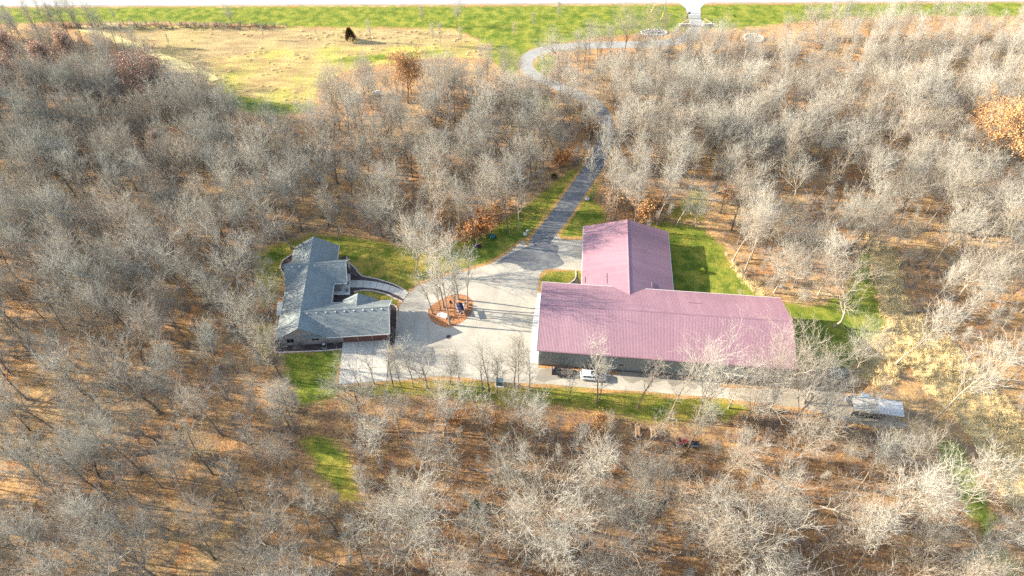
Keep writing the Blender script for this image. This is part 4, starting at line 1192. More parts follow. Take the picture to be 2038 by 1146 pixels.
for k in range(14):
    MB().box((-4.35 + k * 0.71, 1.86, 1.3), (0.68, 0.03, 2.6)).build("back_board", 'grey_wood', sh)
for k in range(9):
    MB().box((-4.0 + k * 0.71, -1.30, 0.85 + 0.04 * (k % 3)), (0.66, 0.03, 1.7)).build("front_shade_board", 'dark_metal', sh)  # dark boards added to stand for the shade inside the open front
MB().box((0.25, -1.40, 2.27), (9.5, 0.08, 0.16)).build("eave_beam", 'pinkwhite', sh)
tr2 = empty("tilt_trailer", (*(70.13, 76.56), 0.0), radians(-52), "small flat trailer with white tailboard parked before the open shelter", "trailer")
MB().box((0, 0, 0.6), (2.6, 1.5, 0.08)).build("deck", 'dark_metal', tr2)
MB().box((1.35, 0, 0.75), (0.34, 1.6, 0.4)).build("tailboard", 'white_plastic', tr2)
MB().box((-1.34, 0, 0.72), (0.12, 1.5, 0.3)).build("headboard", 'pinkwhite', tr2)
for s in (-1, 1):
    wheel(tr2, 0.1, s * 0.86, 0.32, 0.18)
MB().tube([(-1.3, 0, 0.5), (-2.1, 0, 0.4)], 0.05, 6).build("tongue", 'dark_metal', tr2)
for p, w, lab in (((69.50, 77.17), 1.1, "pale blue barrel lying near the small flat trailer"), ((73.28, 78.15), 1.5, "pale blue barrel lying behind the open shelter's roof, leftmost"), ((75.51, 76.81), 1.2, "pale blue barrel lying behind the open shelter's pale roof sheets")):
    b = empty("barrel", (*p, 0.0), -0.3, lab, "barrel", "pale blue barrels by the shelter")
    MB().tube([(-w / 2, 0, 0.4), (-w / 2 + .06, 0, 0.4), (0, 0, 0.4), (w / 2 - .06, 0, 0.4), (w / 2, 0, 0.4)], [0.34, 0.38, 0.40, 0.38, 0.34], 14).build("body", 'blue', b)
    for x in (-0.25, 0.25):
        MB().tube([(x * w - .03, 0, 0.4), (x * w + .03, 0, 0.4)], 0.415, 14).build("hoop", 'steel', b)
sd = empty("small_hut", (*(68.86, 83.33), 0.0), -0.25, "small dark hut with teal roof under branches beside the barn corner", "hut")
gable_walls(MB(), -1.5, 1.5, -1.1, 1.1, 1.7, 2.3, 'u').build("wall", 'dark_metal', sd)
slab_roof([[(-1.7, -1.3, 1.6), (1.7, -1.3, 1.6), (1.7, 0, 2.4), (-1.7, 0, 2.4)], [(-1.7, 0, 2.4), (1.7, 0, 2.4), (1.7, 1.3, 1.6), (-1.7, 1.3, 1.6)]], 0.06).build("roof", 'teal_dark', sd)
MB().box((-0.6, -1.12, 0.8), (0.9, 0.05, 1.5)).build("door", 'black', sd)
tp = empty("tarp_tent", (*(80.97, 45.03), 0.0), 0.5, "dark teal tarp tent in the lower right woods", "tent")
MB().add([(-1.2, -1.0, 0), (1.2, -1.0, 0), (1.2, 1.0, 0), (-1.2, 1.0, 0), (-0.9, 0, 1.55), (0.8, 0.1, 1.45), (0, -0.55, 0.9), (0, 0.6, 0.85)],
         [(0, 6, 4), (0, 1, 6), (1, 5, 6), (6, 5, 4), (2, 7, 5), (2, 3, 7), (3, 4, 7), (7, 4, 5), (3, 0, 4), (1, 2, 5)]).build("sheet", 'teal_dark', tp)
MB().tube([(-0.9, 0, 0), (-0.9, 0, 1.6)], 0.04, 6).build("pole", 'steel', tp)
tk = empty("storage_tank", (*(-43.11, 191.69), 0.0), 0.35, "white storage tank lying behind bare trees at the meadow edge", "tank")
MB().tube([(-1.55, 0, 0.95), (-1.4, 0, 0.95), (-1.1, 0, 0.95), (1.1, 0, 0.95), (1.4, 0, 0.95), (1.55, 0, 0.95)], [0.25, 0.6, 0.75, 0.75, 0.6, 0.25], 16).build("shell", 'white_plastic', tk, smooth=True)
MB().lathe((0, 0, 1.66), [(0.25, 0), (0.25, 0.15), (0.1, 0.22)], 10).build("dome", 'white_plastic', tk)
for x in (-0.8, 0.8):
    MB().box((x, 0, 0.14), (0.3, 1.0, 0.28)).build("foot", 'concrete', tk)

# entrance: gate walls, mailbox, poles, stone rings
def gate_wall(p, flip, lab):
    t = empty("gate_wall", (*p, 0.0), 0.0, lab, "gate wall", "stone gate walls at the driveway entrance")
    r = random.Random(9 + flip)
    for i in range(9):
        for j in range(3):
            o = inst("stone", ROCKS[(i + j) % 5], t, (-2.1 + i * 0.52 + 0.2 * (j % 2) + r.uniform(-.06, .06), r.uniform(-.12, .12), 0.22 + j * 0.36), r.uniform(0, 6))
            o.scale = (0.36, 0.34, 0.28)
    MB().tube([(-1.2 * flip, 0.15, 1.2), (1.7 * flip, 1.6, 2.1)], 0.16, 8).build("timber_arm", 'beam', t)
    MB().box((1.75 * flip, 0.6, 0.8), (0.5, 0.5, 1.6)).build("pier", 'stone', t)
gate_wall((63.36, 237.65), 1, "stone gate wall with timber arm left of the driveway entrance")
gate_wall((71.62, 237.65), -1, "stone gate wall with timber arm right of the driveway entrance")
mbx = empty("mailbox", (*(65.07, 243.83), 0.0), 0.2, "red-brown mailbox post beside the driveway near the road", "mailbox")
MB().box((0, 0, 0.9), (0.28, 0.28, 1.8)).build("post", 'maroon', mbx)
MB().box((0.35, 0, 1.65), (0.9, 0.2, 0.14)).build("arm", 'wood', mbx)
MB().box((0.55, 0, 1.95), (0.65, 0.4, 0.45)).build("box", 'black', mbx)
def power_pole(p, h, lean, lab):
    t = empty("power_pole", (*p, 0.0), 0.0, lab, "utility pole")
    MB().tube([(0, 0, 0), (lean, 0, h)], [0.17, 0.11], 8).build("pole", 'steel', t)
    MB().box((lean * 0.93, 0, h * 0.93), (0.16, 2.2, 0.16)).build("cross_arm", 'grey_wood', t)
    for y in (-0.9, 0, 0.9):
        MB().lathe((lean * 0.93, y, h * 0.93 + 0.08), [(0.06, 0), (0.08, 0.1), (0.04, 0.2)], 8).build("insulator", 'lamp', t)
    return t
power_pole((57.35, 249.01), 11.0, 0.0, "grey power pole on the green verge left of the driveway junction")
power_pole((127.35, 250.64), 11.0, 0.0, "grey power pole on the green verge far right of the junction")
def guy(p, q, lab):
    t = empty("guy_marker", (*p, 0.0), 0.0, lab, "guy wire")
    d = Vector((q[0] - p[0], q[1] - p[1], 0))
    MB().tube([(0, 0, 0), (d.x, d.y, 2.4)], 0.11, 6).build("guard", 'yellow', t)
    MB().tube([(-d.x * .1, -d.y * .1, 0), (-d.x * .1, -d.y * .1, 0.2)], 0.08, 6).build("anchor", 'steel', t)
guy((52.37, 248.61), (53.49, 249.82), "yellow guy wire guard on the verge left of the power pole")
guy((54.85, 242.27), (55.95, 243.44), "yellow guy wire guard on the verge below the power pole")
guy((122.07, 246.60), (123.21, 247.80), "yellow guy wire guard beside the far right power pole")
def stone_ring(p, a, b, lab, gravel, n, flag=False):
    t = empty("stone_ring", (*p, 0.0), 0.0, lab, "stone ring", "stone rings near the entrance")
    pts = [(a * 0.95 * cos(k * 0.3142), b * 0.95 * sin(k * 0.3142)) for k in range(20)]
    sheet("bed", pts, 0.05, gravel, None, t)
    r = random.Random(n)
    for k in range(n):
        th = 2 * pi * k / n
        o = inst("stone", ROCKS[k % 5], t, (a * cos(th) + r.uniform(-.1, .1), b * sin(th) + r.uniform(-.1, .1), 0.15), r.uniform(0, 6))
        s = r.uniform(0.3, 0.5); o.scale = (s, s, s * 0.8)
    return t
sr = stone_ring((51.29, 232.77), 4.6, 2.2, "oval stone ring with dark centre left of the entrance", 'stone_grey', 26)
for k, (x, y, s) in enumerate(((-0.6, 0.3, 0.6), (0.3, 0.2, 0.75), (1.0, -0.2, 0.5), (1.9, 0.0, 0.4), (-1.6, 0.0, 0.4))):
    o = inst("dark_stone", ROCKG[k % 3], sr, (x, y, 0.3), k); o.scale = (s, s, s)
MB().tube([(0.9, 0, 0), (0.95, 0, 1.6)], 0.05, 6).build("flag_post", 'maroon', sr)
stone_ring((86.21, 228.74), 3.3, 3.0, "round pale gravel stone ring between trees right of the entrance", 'gravel', 24)
sg = empty("sign_board", (*(9.98, 214.15), 0.0), -0.2, "white sign board beside the curl of the driveway", "sign")
MB().box((0, 0, 0.8), (1.3, 0.12, 0.9)).build("board", 'white_plastic', sg)
for x in (-0.5, 0.5):
    MB().box((x, 0, 0.3), (0.1, 0.1, 0.6)).build("post", 'wood', sg)

def fence(pts, lab, h=1.45):
    t = empty("wire_fence", (*pts[0], 0.0), 0.0, lab, "fence")
    o = np.array(pts[0])
    me = MB().tube([(0, 0, -0.2), (0, 0, h)], [0.14, 0.12], 7).mesh("post", 'grey_wood')
    r = random.Random(len(pts))
    loc = [np.array(p) - o for p in pts]
    for p in loc:
        q = inst("post", me, t, (p[0], p[1], 0), r.uniform(0, 6))
        q.rotation_euler = (r.uniform(-.06, .06), r.uniform(-.08, .08), 0)
        q.scale = (1, 1, r.uniform(0.85, 1.1))
    for z in (0.45, 0.85, 1.2):
        MB().tube([(p[0], p[1], z) for p in loc], 0.012, 3).build("wire", 'steel', t)
fence([(-154.92, 238.79), (-152.77, 238.95), (-150.77, 239.02), (-147.04, 239.18), (-142.50, 239.37), (-138.37, 239.18), (-134.06, 239.18), (-129.63, 239.18), (-125.21, 239.18), (-120.70, 238.60), (-116.42, 238.49), (-112.25, 238.41), (-108.14, 238.18), (-103.70, 238.11), (-99.29, 238.11), (-95.15, 238.11), (-90.95, 237.84), (-86.41, 237.27), (-82.30, 237.80)], "dark wooden post fence along the meadow's far edge, left side")
fence([(104.51, 240.33), (109.06, 240.10), (113.45, 239.94), (118.20, 240.33), (123.45, 241.10), (127.76, 240.72), (132.21, 240.72), (137.39, 240.72), (142.13, 241.49), (146.92, 241.88), (151.72, 242.27), (156.37, 242.27)], "dark wooden post fence behind the pale trees, right side")

# ------------------------------------------------------------------ trees
def np_mesh(name, V, faces, mats, mi=None):
    """faces: list of int arrays (n,k)"""
    me = bpy.data.meshes.new(name)
    loops = np.concatenate([f.ravel() for f in faces])
    tot = np.concatenate([np.full(len(f), f.shape[1]) for f in faces])
    st = np.concatenate(([0], np.cumsum(tot)[:-1]))
    me.vertices.add(len(V)); me.loops.add(len(loops)); me.polygons.add(len(tot))
    me.vertices.foreach_set("co", np.asarray(V, np.float32).ravel())
    me.loops.foreach_set("vertex_index", loops.astype(np.int32))
    me.polygons.foreach_set("loop_start", st.astype(np.int32))
    me.polygons.foreach_set("loop_total", tot.astype(np.int32))
    for m in mats:
        me.materials.append(M[m])
    if mi is not None:
        me.polygons.foreach_set("material_index", mi.astype(np.int32))
    me.update(calc_edges=True)
    return me

def unit(a):
    return a / (np.linalg.norm(a, axis=-1, keepdims=True) + 1e-9)

def tubes(P, R, S):
    N, K, _ = P.shape
    T = np.empty_like(P)
    T[:, 1:-1] = P[:, 2:] - P[:, :-2]; T[:, 0] = P[:, 1] - P[:, 0]; T[:, -1] = P[:, -1] - P[:, -2]
    T = unit(T)
    ref = np.where(np.abs(T[..., 2:3]) < 0.9, np.array([0, 0, 1.0]), np.array([1.0, 0, 0]))
    A = unit(np.cross(T, ref)); B = np.cross(T, A)
    th = np.arange(S) * 2 * pi / S
    V = P[:, :, None] + R[:, :, None, None] * (A[:, :, None] * np.cos(th)[:, None] + B[:, :, None] * np.sin(th)[:, None])
    idx = np.arange(N * K * S).reshape(N, K, S)
    a = idx[:, :-1]; b = idx[:, 1:]
    F = np.stack([a, np.roll(a, -1, 2), np.roll(b, -1, 2), b], -1).reshape(-1, 4)
    return V.reshape(-1, 3), F

def spikes(p0, p1, r):
    d = unit(p1 - p0)
    ref = np.where(np.abs(d[:, 2:3]) < 0.9, np.array([0, 0, 1.0]), np.array([1.0, 0, 0]))
    A = unit(np.cross(d, ref)); B = np.cross(d, A)
    N = len(p0)
    V = np.empty((N, 4, 3))
    for k in range(3):
        t = 2 * pi * k / 3
        V[:, k] = p0 + r[:, None] * (A * cos(t) + B * sin(t))
    V[:, 3] = p1
    i = np.arange(N)[:, None] * 4
    F = np.concatenate([i + np.array([[0, 1, 3]]), i + np.array([[1, 2, 3]]), i + np.array([[2, 0, 3]])])
    return V.reshape(-1, 3), F

def grow(rs, P, R, n, t0, t1, length, ang, up, K, wob, ratio, end=0.35, rmin=0.012):
    N, K0, _ = P.shape
    base = np.linspace(t0, t1, n) if n > 1 else np.array([(t0 + t1) / 2])
    t = np.clip(base[None] + rs.uniform(-0.5, 0.5, (N, n)) * (t1 - t0) / max(n, 1), 0.02, 1.0)
    x = t * (K0 - 1)
    i = np.minimum(x.astype(int), K0 - 2); f = (x - i)[..., None]
    rows = np.arange(N)[:, None]
    pos = P[rows, i] * (1 - f) + P[rows, i + 1] * f
    rad = R[rows, i] * (1 - f[..., 0]) + R[rows, i + 1] * f[..., 0]
    tan = unit(P[rows, i + 1] - P[rows, i])
    az = rs.uniform(0, 2 * pi, (N, 1)) + np.arange(n)[None] * 2.399 + rs.uniform(-0.5, 0.5, (N, n))
    ref = np.where(np.abs(tan[..., 2:3]) < 0.95, np.array([0, 0, 1.0]), np.array([1.0, 0, 0]))
    A = unit(np.cross(tan, ref)); B = np.cross(tan, A)
    a = ang * rs.uniform(0.75, 1.25, (N, n))[..., None]
    d = tan * np.cos(a) + (A * np.cos(az)[..., None] + B * np.sin(az)[..., None]) * np.sin(a)
    d = unit(d + np.array([0, 0, up]))
    L = (length(t) if callable(length) else length) * rs.uniform(0.65, 1.25, (N, n))
    pos = pos.reshape(-1, 3); d = d.reshape(-1, 3); L = L.reshape(-1); rad = rad.reshape(-1)
    Q = np.empty((len(pos), K, 3)); Q[:, 0] = pos
    for k in range(1, K):
        Q[:, k] = Q[:, k - 1] + d * (L / (K - 1))[:, None]
        d = unit(d + rs.normal(0, wob, d.shape) + np.array([0, 0, up * 0.35]))
    r0 = np.maximum(rad * ratio, rmin)
    RR = r0[:, None] * np.linspace(1, end, K)[None]
    return Q, np.maximum(RR, rmin * 0.6)

def make_tree(seed, H=20.0, kind='tall', trunk_line=None, leaves=None, dens=1.0):
    rs = np.random.RandomState(seed)
    if kind == 'oak':
        th, r0, nl, t0, t1, ang, up, lw = 0.62 * H, 0.0165 * H, 9, 0.42, 1.0, 0.85, 0.18, 0.10
        ll = lambda t: H * (0.46 - 0.10 * (t - 0.4))
        wt = 0.06
    elif kind == 'tall':
        th, r0, nl, t0, t1, ang, up, lw = 0.88 * H, 0.0105 * H, 15, 0.45, 0.99, 0.62, 0.22, 0.07
        ll = lambda t: H * (0.34 - 0.26 * (t - 0.45))
        wt = 0.025
    elif kind == 'vase':
        th, r0, nl, t0, t1, ang, up, lw = 0.40 * H, 0.014 * H, 8, 0.55, 1.0, 0.55, 0.35, 0.07
        ll = lambda t: H * 0.56
        wt = 0.05
    elif kind == 'young':
        th, r0, nl, t0, t1, ang, up, lw = 0.92 * H, 0.008 * H, 13, 0.30, 0.99, 0.55, 0.25, 0.05
        ll = lambda t: H * (0.30 - 0.22 * (t - 0.3))
        wt = 0.02
    elif kind == 'sparse':
        th, r0, nl, t0, t1, ang, up, lw = 0.85 * H, 0.010 * H, 11, 0.38, 0.98, 0.6, 0.25, 0.08
        ll = lambda t: H * (0.28 - 0.18 * (t - 0.4))
        wt = 0.04
    if trunk_line is not None:
        pts = [np.array(p, float) for p in trunk_line]
        K = 10
        d = np.concatenate(([0], np.cumsum([np.linalg.norm(b - a) for a, b in zip(pts, pts[1:])])))
        s = np.linspace(0, d[-1], K)
        T = np.stack([np.interp(s, d, [p[c] for p in pts]) for c in range(3)], 1)
        T[1:-1] = (T[:-2] + 2 * T[1:-1] + T[2:]) / 4
        T[1:] += rs.normal(0, 0.08, (K - 1, 3))
    else:
        K = 9
        T = np.zeros((K, 3)); d = np.array([rs.normal(0, wt), rs.normal(0, wt), 1.0])
        T[0] = (0, 0, -0.4)
        for k in range(1, K):
            d = d / np.linalg.norm(d)
            T[k] = T[k - 1] + d * (th + 0.4) / (K - 1)
            d = d + np.array([rs.normal(0, wt * 1.6), rs.normal(0, wt * 1.6), 0.02])
    P0 = T[None]
    tap = np.linspace(1, 0.42 if kind in ('oak', 'vase') else 0.16, K)
    tap[0] *= 1.35
    R0 = (r0 * tap)[None]
    P1, R1 = grow(rs, P0, R0, nl, t0, t1, ll, ang, up, 7, lw, 0.62, 0.30, 0.03)
    l1 = np.linalg.norm(P1[:, -1] - P1[:, 0], axis=1).mean()
    n2, n3, n4 = {'oak': (8, 6, 4), 'vase': (8, 6, 4), 'tall': (6, 5, 4), 'young': (5, 4, 3), 'sparse': (5, 3, 3)}[kind]
    n4 = max(2, int(round(n4 * dens)))
    P2, R2 = grow(rs, P1, R1, n2, 0.22, 1.0, l1 * 0.46, 0.75, 0.18, 5, 0.13, 0.60, 0.35, 0.026)
    P3, R3 = grow(rs, P2, R2, n3, 0.2, 1.0, l1 * 0.26, 0.72, 0.22, 3, 0.15, 0.62, 0.5, 0.018)
    Q4, R4 = grow(rs, P3, R3, n4, 0.15, 1.0, max(0.7, l1 * 0.17), 0.6, 0.25, 2, 0.1, 0.8, 0.5, 0.016)
    out = {'H': H}
    V0, F0 = tubes(P0, R0, 9); V1, F1 = tubes(P1, R1, 5)
    Vt = np.concatenate([V0, V1]); Ft = np.concatenate([F0, F1 + len(V0)])
    V2, F2 = tubes(P2, R2, 4); V3, F3 = tubes(P3, R3, 3)
    V4, F4 = spikes(Q4[:, 0], Q4[:, 1], np.clip(R4[:, 0], 0.013, 0.02))
    Vc = np.concatenate([V2, V3, V4]); Fc4 = np.concatenate([F2, F3 + len(V2)]); Fc3 = F4 + len(V2) + len(V3)
    out['trunk'] = np_mesh("trunk", Vt, [Ft], ['trunk'])
    out['crown'] = np_mesh("crown", Vc, [Fc4, Fc3], ['twig'])
    out['arr'] = (Vt, Ft, Vc, Fc4, Fc3)
    if leaves:
        mat, cnt, size = leaves
        c = np.concatenate([P3[:, 1], P3[:, 2], Q4[:, 1]])
        c = c[rs.randint(0, len(c), cnt)] + rs.normal(0, 0.22, (cnt, 3))
        a = unit(rs.normal(0, 1, (cnt, 3))); b = unit(np.cross(a, rs.normal(0, 1, (cnt, 3))))
        s = (size * rs.uniform(0.5, 1.1, cnt))[:, None]
        V = np.stack([c - a * s, c + b * s * 0.6, c + a * s, c - b * s * 0.6], 1).reshape(-1, 3)
        out['leaves'] = np_mesh("leaves", V, [np.arange(cnt * 4).reshape(-1, 4)], [mat])
    return out

def make_shrub(seed, h=2.6, r=1.5, stems=13, mat='brush', leaves=None):
    rs = np.random.RandomState(seed)
    P = np.zeros((stems, 4, 3))
    az = rs.uniform(0, 2 * pi, stems)
    P[:, 0] = np.stack([np.cos(az), np.sin(az), np.zeros(stems)], 1) * r * 0.25 * rs.uniform(0, 1, (stems, 1))
    d = np.stack([np.cos(az) * 0.5, np.sin(az) * 0.5, np.ones(stems)], 1) + rs.normal(0, 0.15, (stems, 3))
    L = h * rs.uniform(0.6, 1.1, stems)
    for k in range(1, 4):
        d = unit(d)
        P[:, k] = P[:, k - 1] + d * (L / 3)[:, None]
        d = d + rs.normal(0, 0.2, d.shape)
    P[:, 0, 2] = -0.3
    R = np.tile(np.linspace(0.035, 0.014, 4), (stems, 1))
    P2, R2 = grow(rs, P, R, 6, 0.3, 1.0, h * 0.34, 0.7, 0.2, 3, 0.15, 0.7, 0.5, 0.014)
    Q, RQ = grow(rs, P2, R2, 5, 0.2, 1.0, h * 0.2, 0.65, 0.2, 2, 0.1, 0.8, 0.5, 0.013)
    V0, F0 = tubes(P, R, 4); V2, F2 = tubes(P2, R2, 3)
    V3, F3 = spikes(Q[:, 0], Q[:, 1], np.clip(RQ[:, 0], 0.012, 0.02) * 1.2)
    V = np.concatenate([V0, V2, V3]); F4 = np.concatenate([F0, F2 + len(V0)]); Ft = F3 + len(V0) + len(V2)
    me = np_mesh("stems", V, [F4, Ft], [mat])
    out = {'stems': me, 'H': h}
    if leaves:
        m, cnt, size = leaves
        c = np.concatenate([P2[:, 1], P2[:, 2], Q[:, 1]])
        c = c[rs.randint(0, len(c), cnt)] + rs.normal(0, 0.15, (cnt, 3))
        a = unit(rs.normal(0, 1, (cnt, 3))); b = unit(np.cross(a, rs.normal(0, 1, (cnt, 3))))
        s = (size * rs.uniform(0.5, 1.1, cnt))[:, None]
        VL = np.stack([c - a * s, c + b * s * 0.6, c + a * s, c - b * s * 0.6], 1).reshape(-1, 3)
        out['leaves'] = np_mesh("leaves", VL, [np.arange(cnt * 4).reshape(-1, 4)], [m])
    return out

PROTO = {
    'oak': [make_tree(s, 18, 'oak') for s in (1, 2, 3, 4)],
    'tall': [make_tree(s, 20, 'tall') for s in (11, 12, 13, 14, 15)],
    'vase': [make_tree(s, 18, 'vase') for s in (21, 22, 23)],
    'young': [make_tree(s, 11, 'young') for s in (31, 32, 33)],
    'sparse': [make_tree(s, 18, 'sparse') for s in (41, 42)],
    'orange': [make_tree(51, 16, 'oak', leaves=('leaf_orange', 8000, 0.22)), make_tree(52, 16, 'oak', leaves=('leaf_orange', 7500, 0.22))],
    'russet': [make_tree(53, 13, 'oak', leaves=('leaf_russet', 4200, 0.22))],
    'pink': [make_tree(54, 12, 'tall', leaves=('leaf_pink', 5000, 0.22))],
}
FORM = {'oak': 'broad crowned', 'tall': 'slender', 'vase': 'fan shaped', 'young': 'young thin', 'sparse': 'sparse twigged'}

def put_tree(pr, p, h, rz, tint, name, lean=(0, 0), lab=None, cat="tree", group=None):
    s = h / pr['H']
    e = empty(name, (p[0], p[1], -0.05), 0.0)
    e.rotation_euler = (lean[0], lean[1], rz)
    e.scale = (s, s, s)
    for part in ('trunk', 'crown', 'leaves'):
        if part in pr:
            o = bpy.data.objects.new(part, pr[part])
            COL.objects.link(o)
            o.parent = e
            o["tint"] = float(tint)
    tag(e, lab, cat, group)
    return e

RT = random.Random(77)
SPECIAL = []      # base positions of the trees placed one by one
def T(p, kind, h, tint, lab, k=None, lean=(0, 0), rz=None, name="bare_tree", pr=None):
    SPECIAL.append((p[0], p[1], h))
    L = PROTO[kind]
    pr = pr or L[(RT.randrange(len(L)) if k is None else k)]
    if abs(lean[0]) + abs(lean[1]) > 0:
        rz_ = rz or 0.0
    else:
        rz_ = RT.uniform(0, 6.28) if rz is None else rz
    return put_tree(pr, p, h, rz_, tint, name, lean, lab, "tree", "single bare trees" if name == "bare_tree" else None)

# by the house and on the island
T((-55.45, 122.06), 'oak', 18, 0.75, "broad pale bare tree at the far left corner of the house", 0)
T((-64.08, 106.21), 'oak', 19, 0.7, "large bare oak in woods left of the house's middle")
T((-78.10, 107.80), 'vase', 18, 0.85, "pale fan shaped bare tree two crowns left of the house")
T((-23.21, 112.37), 'vase', 17, 0.8, "pale bare tree on the lawn where front walk meets forecourt")
T((-18.15, 100.50), 'sparse', 15, 0.45, "thin leaning tree at the island's left edge", 0, (0.0, -0.12))
T((-16.50, 101.71), 'young', 13, 0.5, "thin young tree on the island just behind the bench")
T((-15.86, 102.47), 'sparse', 21, 0.7, "tall pale tree on the island, left of its middle", 1)
T((-14.09, 97.38), 'tall', 22, 0.85, "tall pale tree at the island's near edge", 0)
T((-13.16, 100.20), 'young', 15, 0.5, "thin young tree on the island beside the canopy swing")
T((-12.61, 104.95), 'sparse', 22, 0.7, "tall tree at the island's far edge behind the swing", 0)
T((-10.32, 102.47), 'sparse', 19, 0.8, "tall pale tree at the island's right edge", 1)
T((-9.55, 124.24), 'tall', 16, 0.35, "dark trunked tree by the fire bowl on the leafy lawn", 4)
T((-6.57, 127.20), 'sparse', 19, 0.7, "slim tree between the feeder post and the driveway", 1)
T((-1.03, 127.39), 'tall', 20, 0.4, "slim dark tree on the lawn left of the white boulders", 0)
T((1.69, 128.90), 'sparse', 17, 0.85, "slim pale tree just behind the white boulders", 0)
T((-43.82, 124.97), 'tall', 16, 0.6, "bare tree behind the house's far end")
T((21.86, 141.21), 'sparse', 17, 0.8, "slim pale tree behind the tan boulder by the driveway", 1)
# forecourt edge and barn front
for p, kd, h, ti, lab in (
    ((-5.96, 78.15), 'sparse', 16, 0.35, "slim bare tree at the forecourt edge left of the utility cabinet"),
    ((-4.72, 78.77), 'sparse', 21, 0.5, "tall forked bare tree overhanging the forecourt left of the utility cabinet"),
    ((-3.04, 79.02), 'young', 13, 0.4, "thin young tree just below the utility cabinet"),
    ((0.42, 80.27), 'sparse', 17, 0.4, "slim bare tree right of the utility cabinet, nearer of two"),
    ((1.38, 80.77), 'young', 15, 0.45, "thin bare tree right of the utility cabinet, farther of two"),
    ((3.68, 79.52), 'sparse', 16, 0.55, "bare tree opposite the pale walkway end"),
    ((11.63, 76.81), 'sparse', 12, 0.6, "thin twigged tree below the utility trailer"),
    ((17.45, 76.81), 'sparse', 21, 0.75, "tall tree whose branches cross the parked white vehicle"),
    ((18.11, 77.29), 'young', 14, 0.5, "slim dark tree just right of the branches over the white vehicle"),
    ((25.90, 75.48), 'sparse', 18, 0.6, "bare tree before the barn's damp pavement, left"),
    ((31.78, 72.75), 'sparse', 19, 0.7, "pale tree before the barn's middle, left of the broad one"),
    ((37.34, 72.52), 'vase', 20, 0.8, "broad pale tree before the barn's middle"),
    ((44.45, 75.36), 'sparse', 17, 0.8, "pale tree before the barn's right third"),
    ((52.73, 74.64), 'vase', 20, 0.9, "pale spreading tree before the barn's near right end"),
    ((60.34, 76.81), 'oak', 17, 0.9, "pale broad tree at the barn's near right corner"),
    ((46.94, 71.82), 'vase', 16, 0.85, "pale fan shaped tree before the lane, left of three"),
    ((55.15, 70.67), 'oak', 17, 0.9, "broad pale tree before the lane, middle of three"),
    ((62.68, 70.90), 'vase', 15, 0.85, "pale fan shaped tree before the lane, right of three"),
    ((66.89, 68.40), 'sparse', 15, 0.8, "sparse pale tree below the small flat trailer"),
    ((-29.07, 81.28), 'sparse', 12, 0.2, "dark fan shaped tree at the near edge of the garage apron"),
    ((-31.99, 80.27), 'sparse', 11, 0.2, "thin dark tree at the apron's near left edge"),
    ((-24.95, 80.52), 'sparse', 14, 0.25, "dark leaning tree at the apron's near right corner"),
    ((-23.12, 80.27), 'young', 12, 0.5, "thin tree right of the apron's near corner"),
    ((-20.82, 80.52), 'tall', 13, 0.7, "bare tree at the forecourt's lower left edge"),
    ((-17.84, 80.27), 'oak', 12, 0.75, "low pale crowned tree at the forecourt's lower left edge"),
    ((-12.83, 81.15), 'sparse', 12, 0.45, "slim tree at the forecourt edge below the drain cover"),
    ((-10.90, 80.77), 'young', 12, 0.4, "thin young tree at the forecourt edge right of the drain"),
):
    T(p, kd, h, ti, lab)
# right of the barn
T((73.14, 97.08), 'oak', 18, 0.85, "crooked trunked bare tree on the bright lawn right of the barn", pr=make_tree(61, 18, 'oak', [(0, 0, -0.4), (1.1, 0.1, 3.2), (0.2, 0.4, 6.0), (-1.8, 0.8, 8.4), (-3.2, 1.0, 11.0)]))
T((62.08, 107.16), 'vase', 16, 0.8, "pale forked tree behind the barn's right half")
T((99.09, 128.90), 'oak', 17, 0.3, "dark trunked spreading oak behind the straw grass strip", 1)
T((82.70, 86.21), 'tall', 20, 0.85, "pale leaning tree amid the straw coloured grass", 1, (0.0, 0.12))
T((85.26, 72.29), 'tall', 22, 0.9, "tall pale leaning tree beside the lane end", 2, (0.0, 0.1))
T((73.20, 84.11), 'vase', 13, 0.8, "bushy pale tree between the small hut and the straw grass")
T((56.20, 113.21), 'tall', 19, 0.85, "pale slim tree at the lawn edge right of the barn wing")
T((47.64, 129.85), 'vase', 15, 0.95, "pale forked tree right behind the barn wing, nearer of two")
T((37.63, 130.81), 'tall', 18, 0.95, "pale tall tree directly behind the barn wing's roof")
T((42.50, 130.23), 'sparse', 15, 0.9, "pale slanting tree behind the barn wing's right roof edge", 0, (0, 0.2))
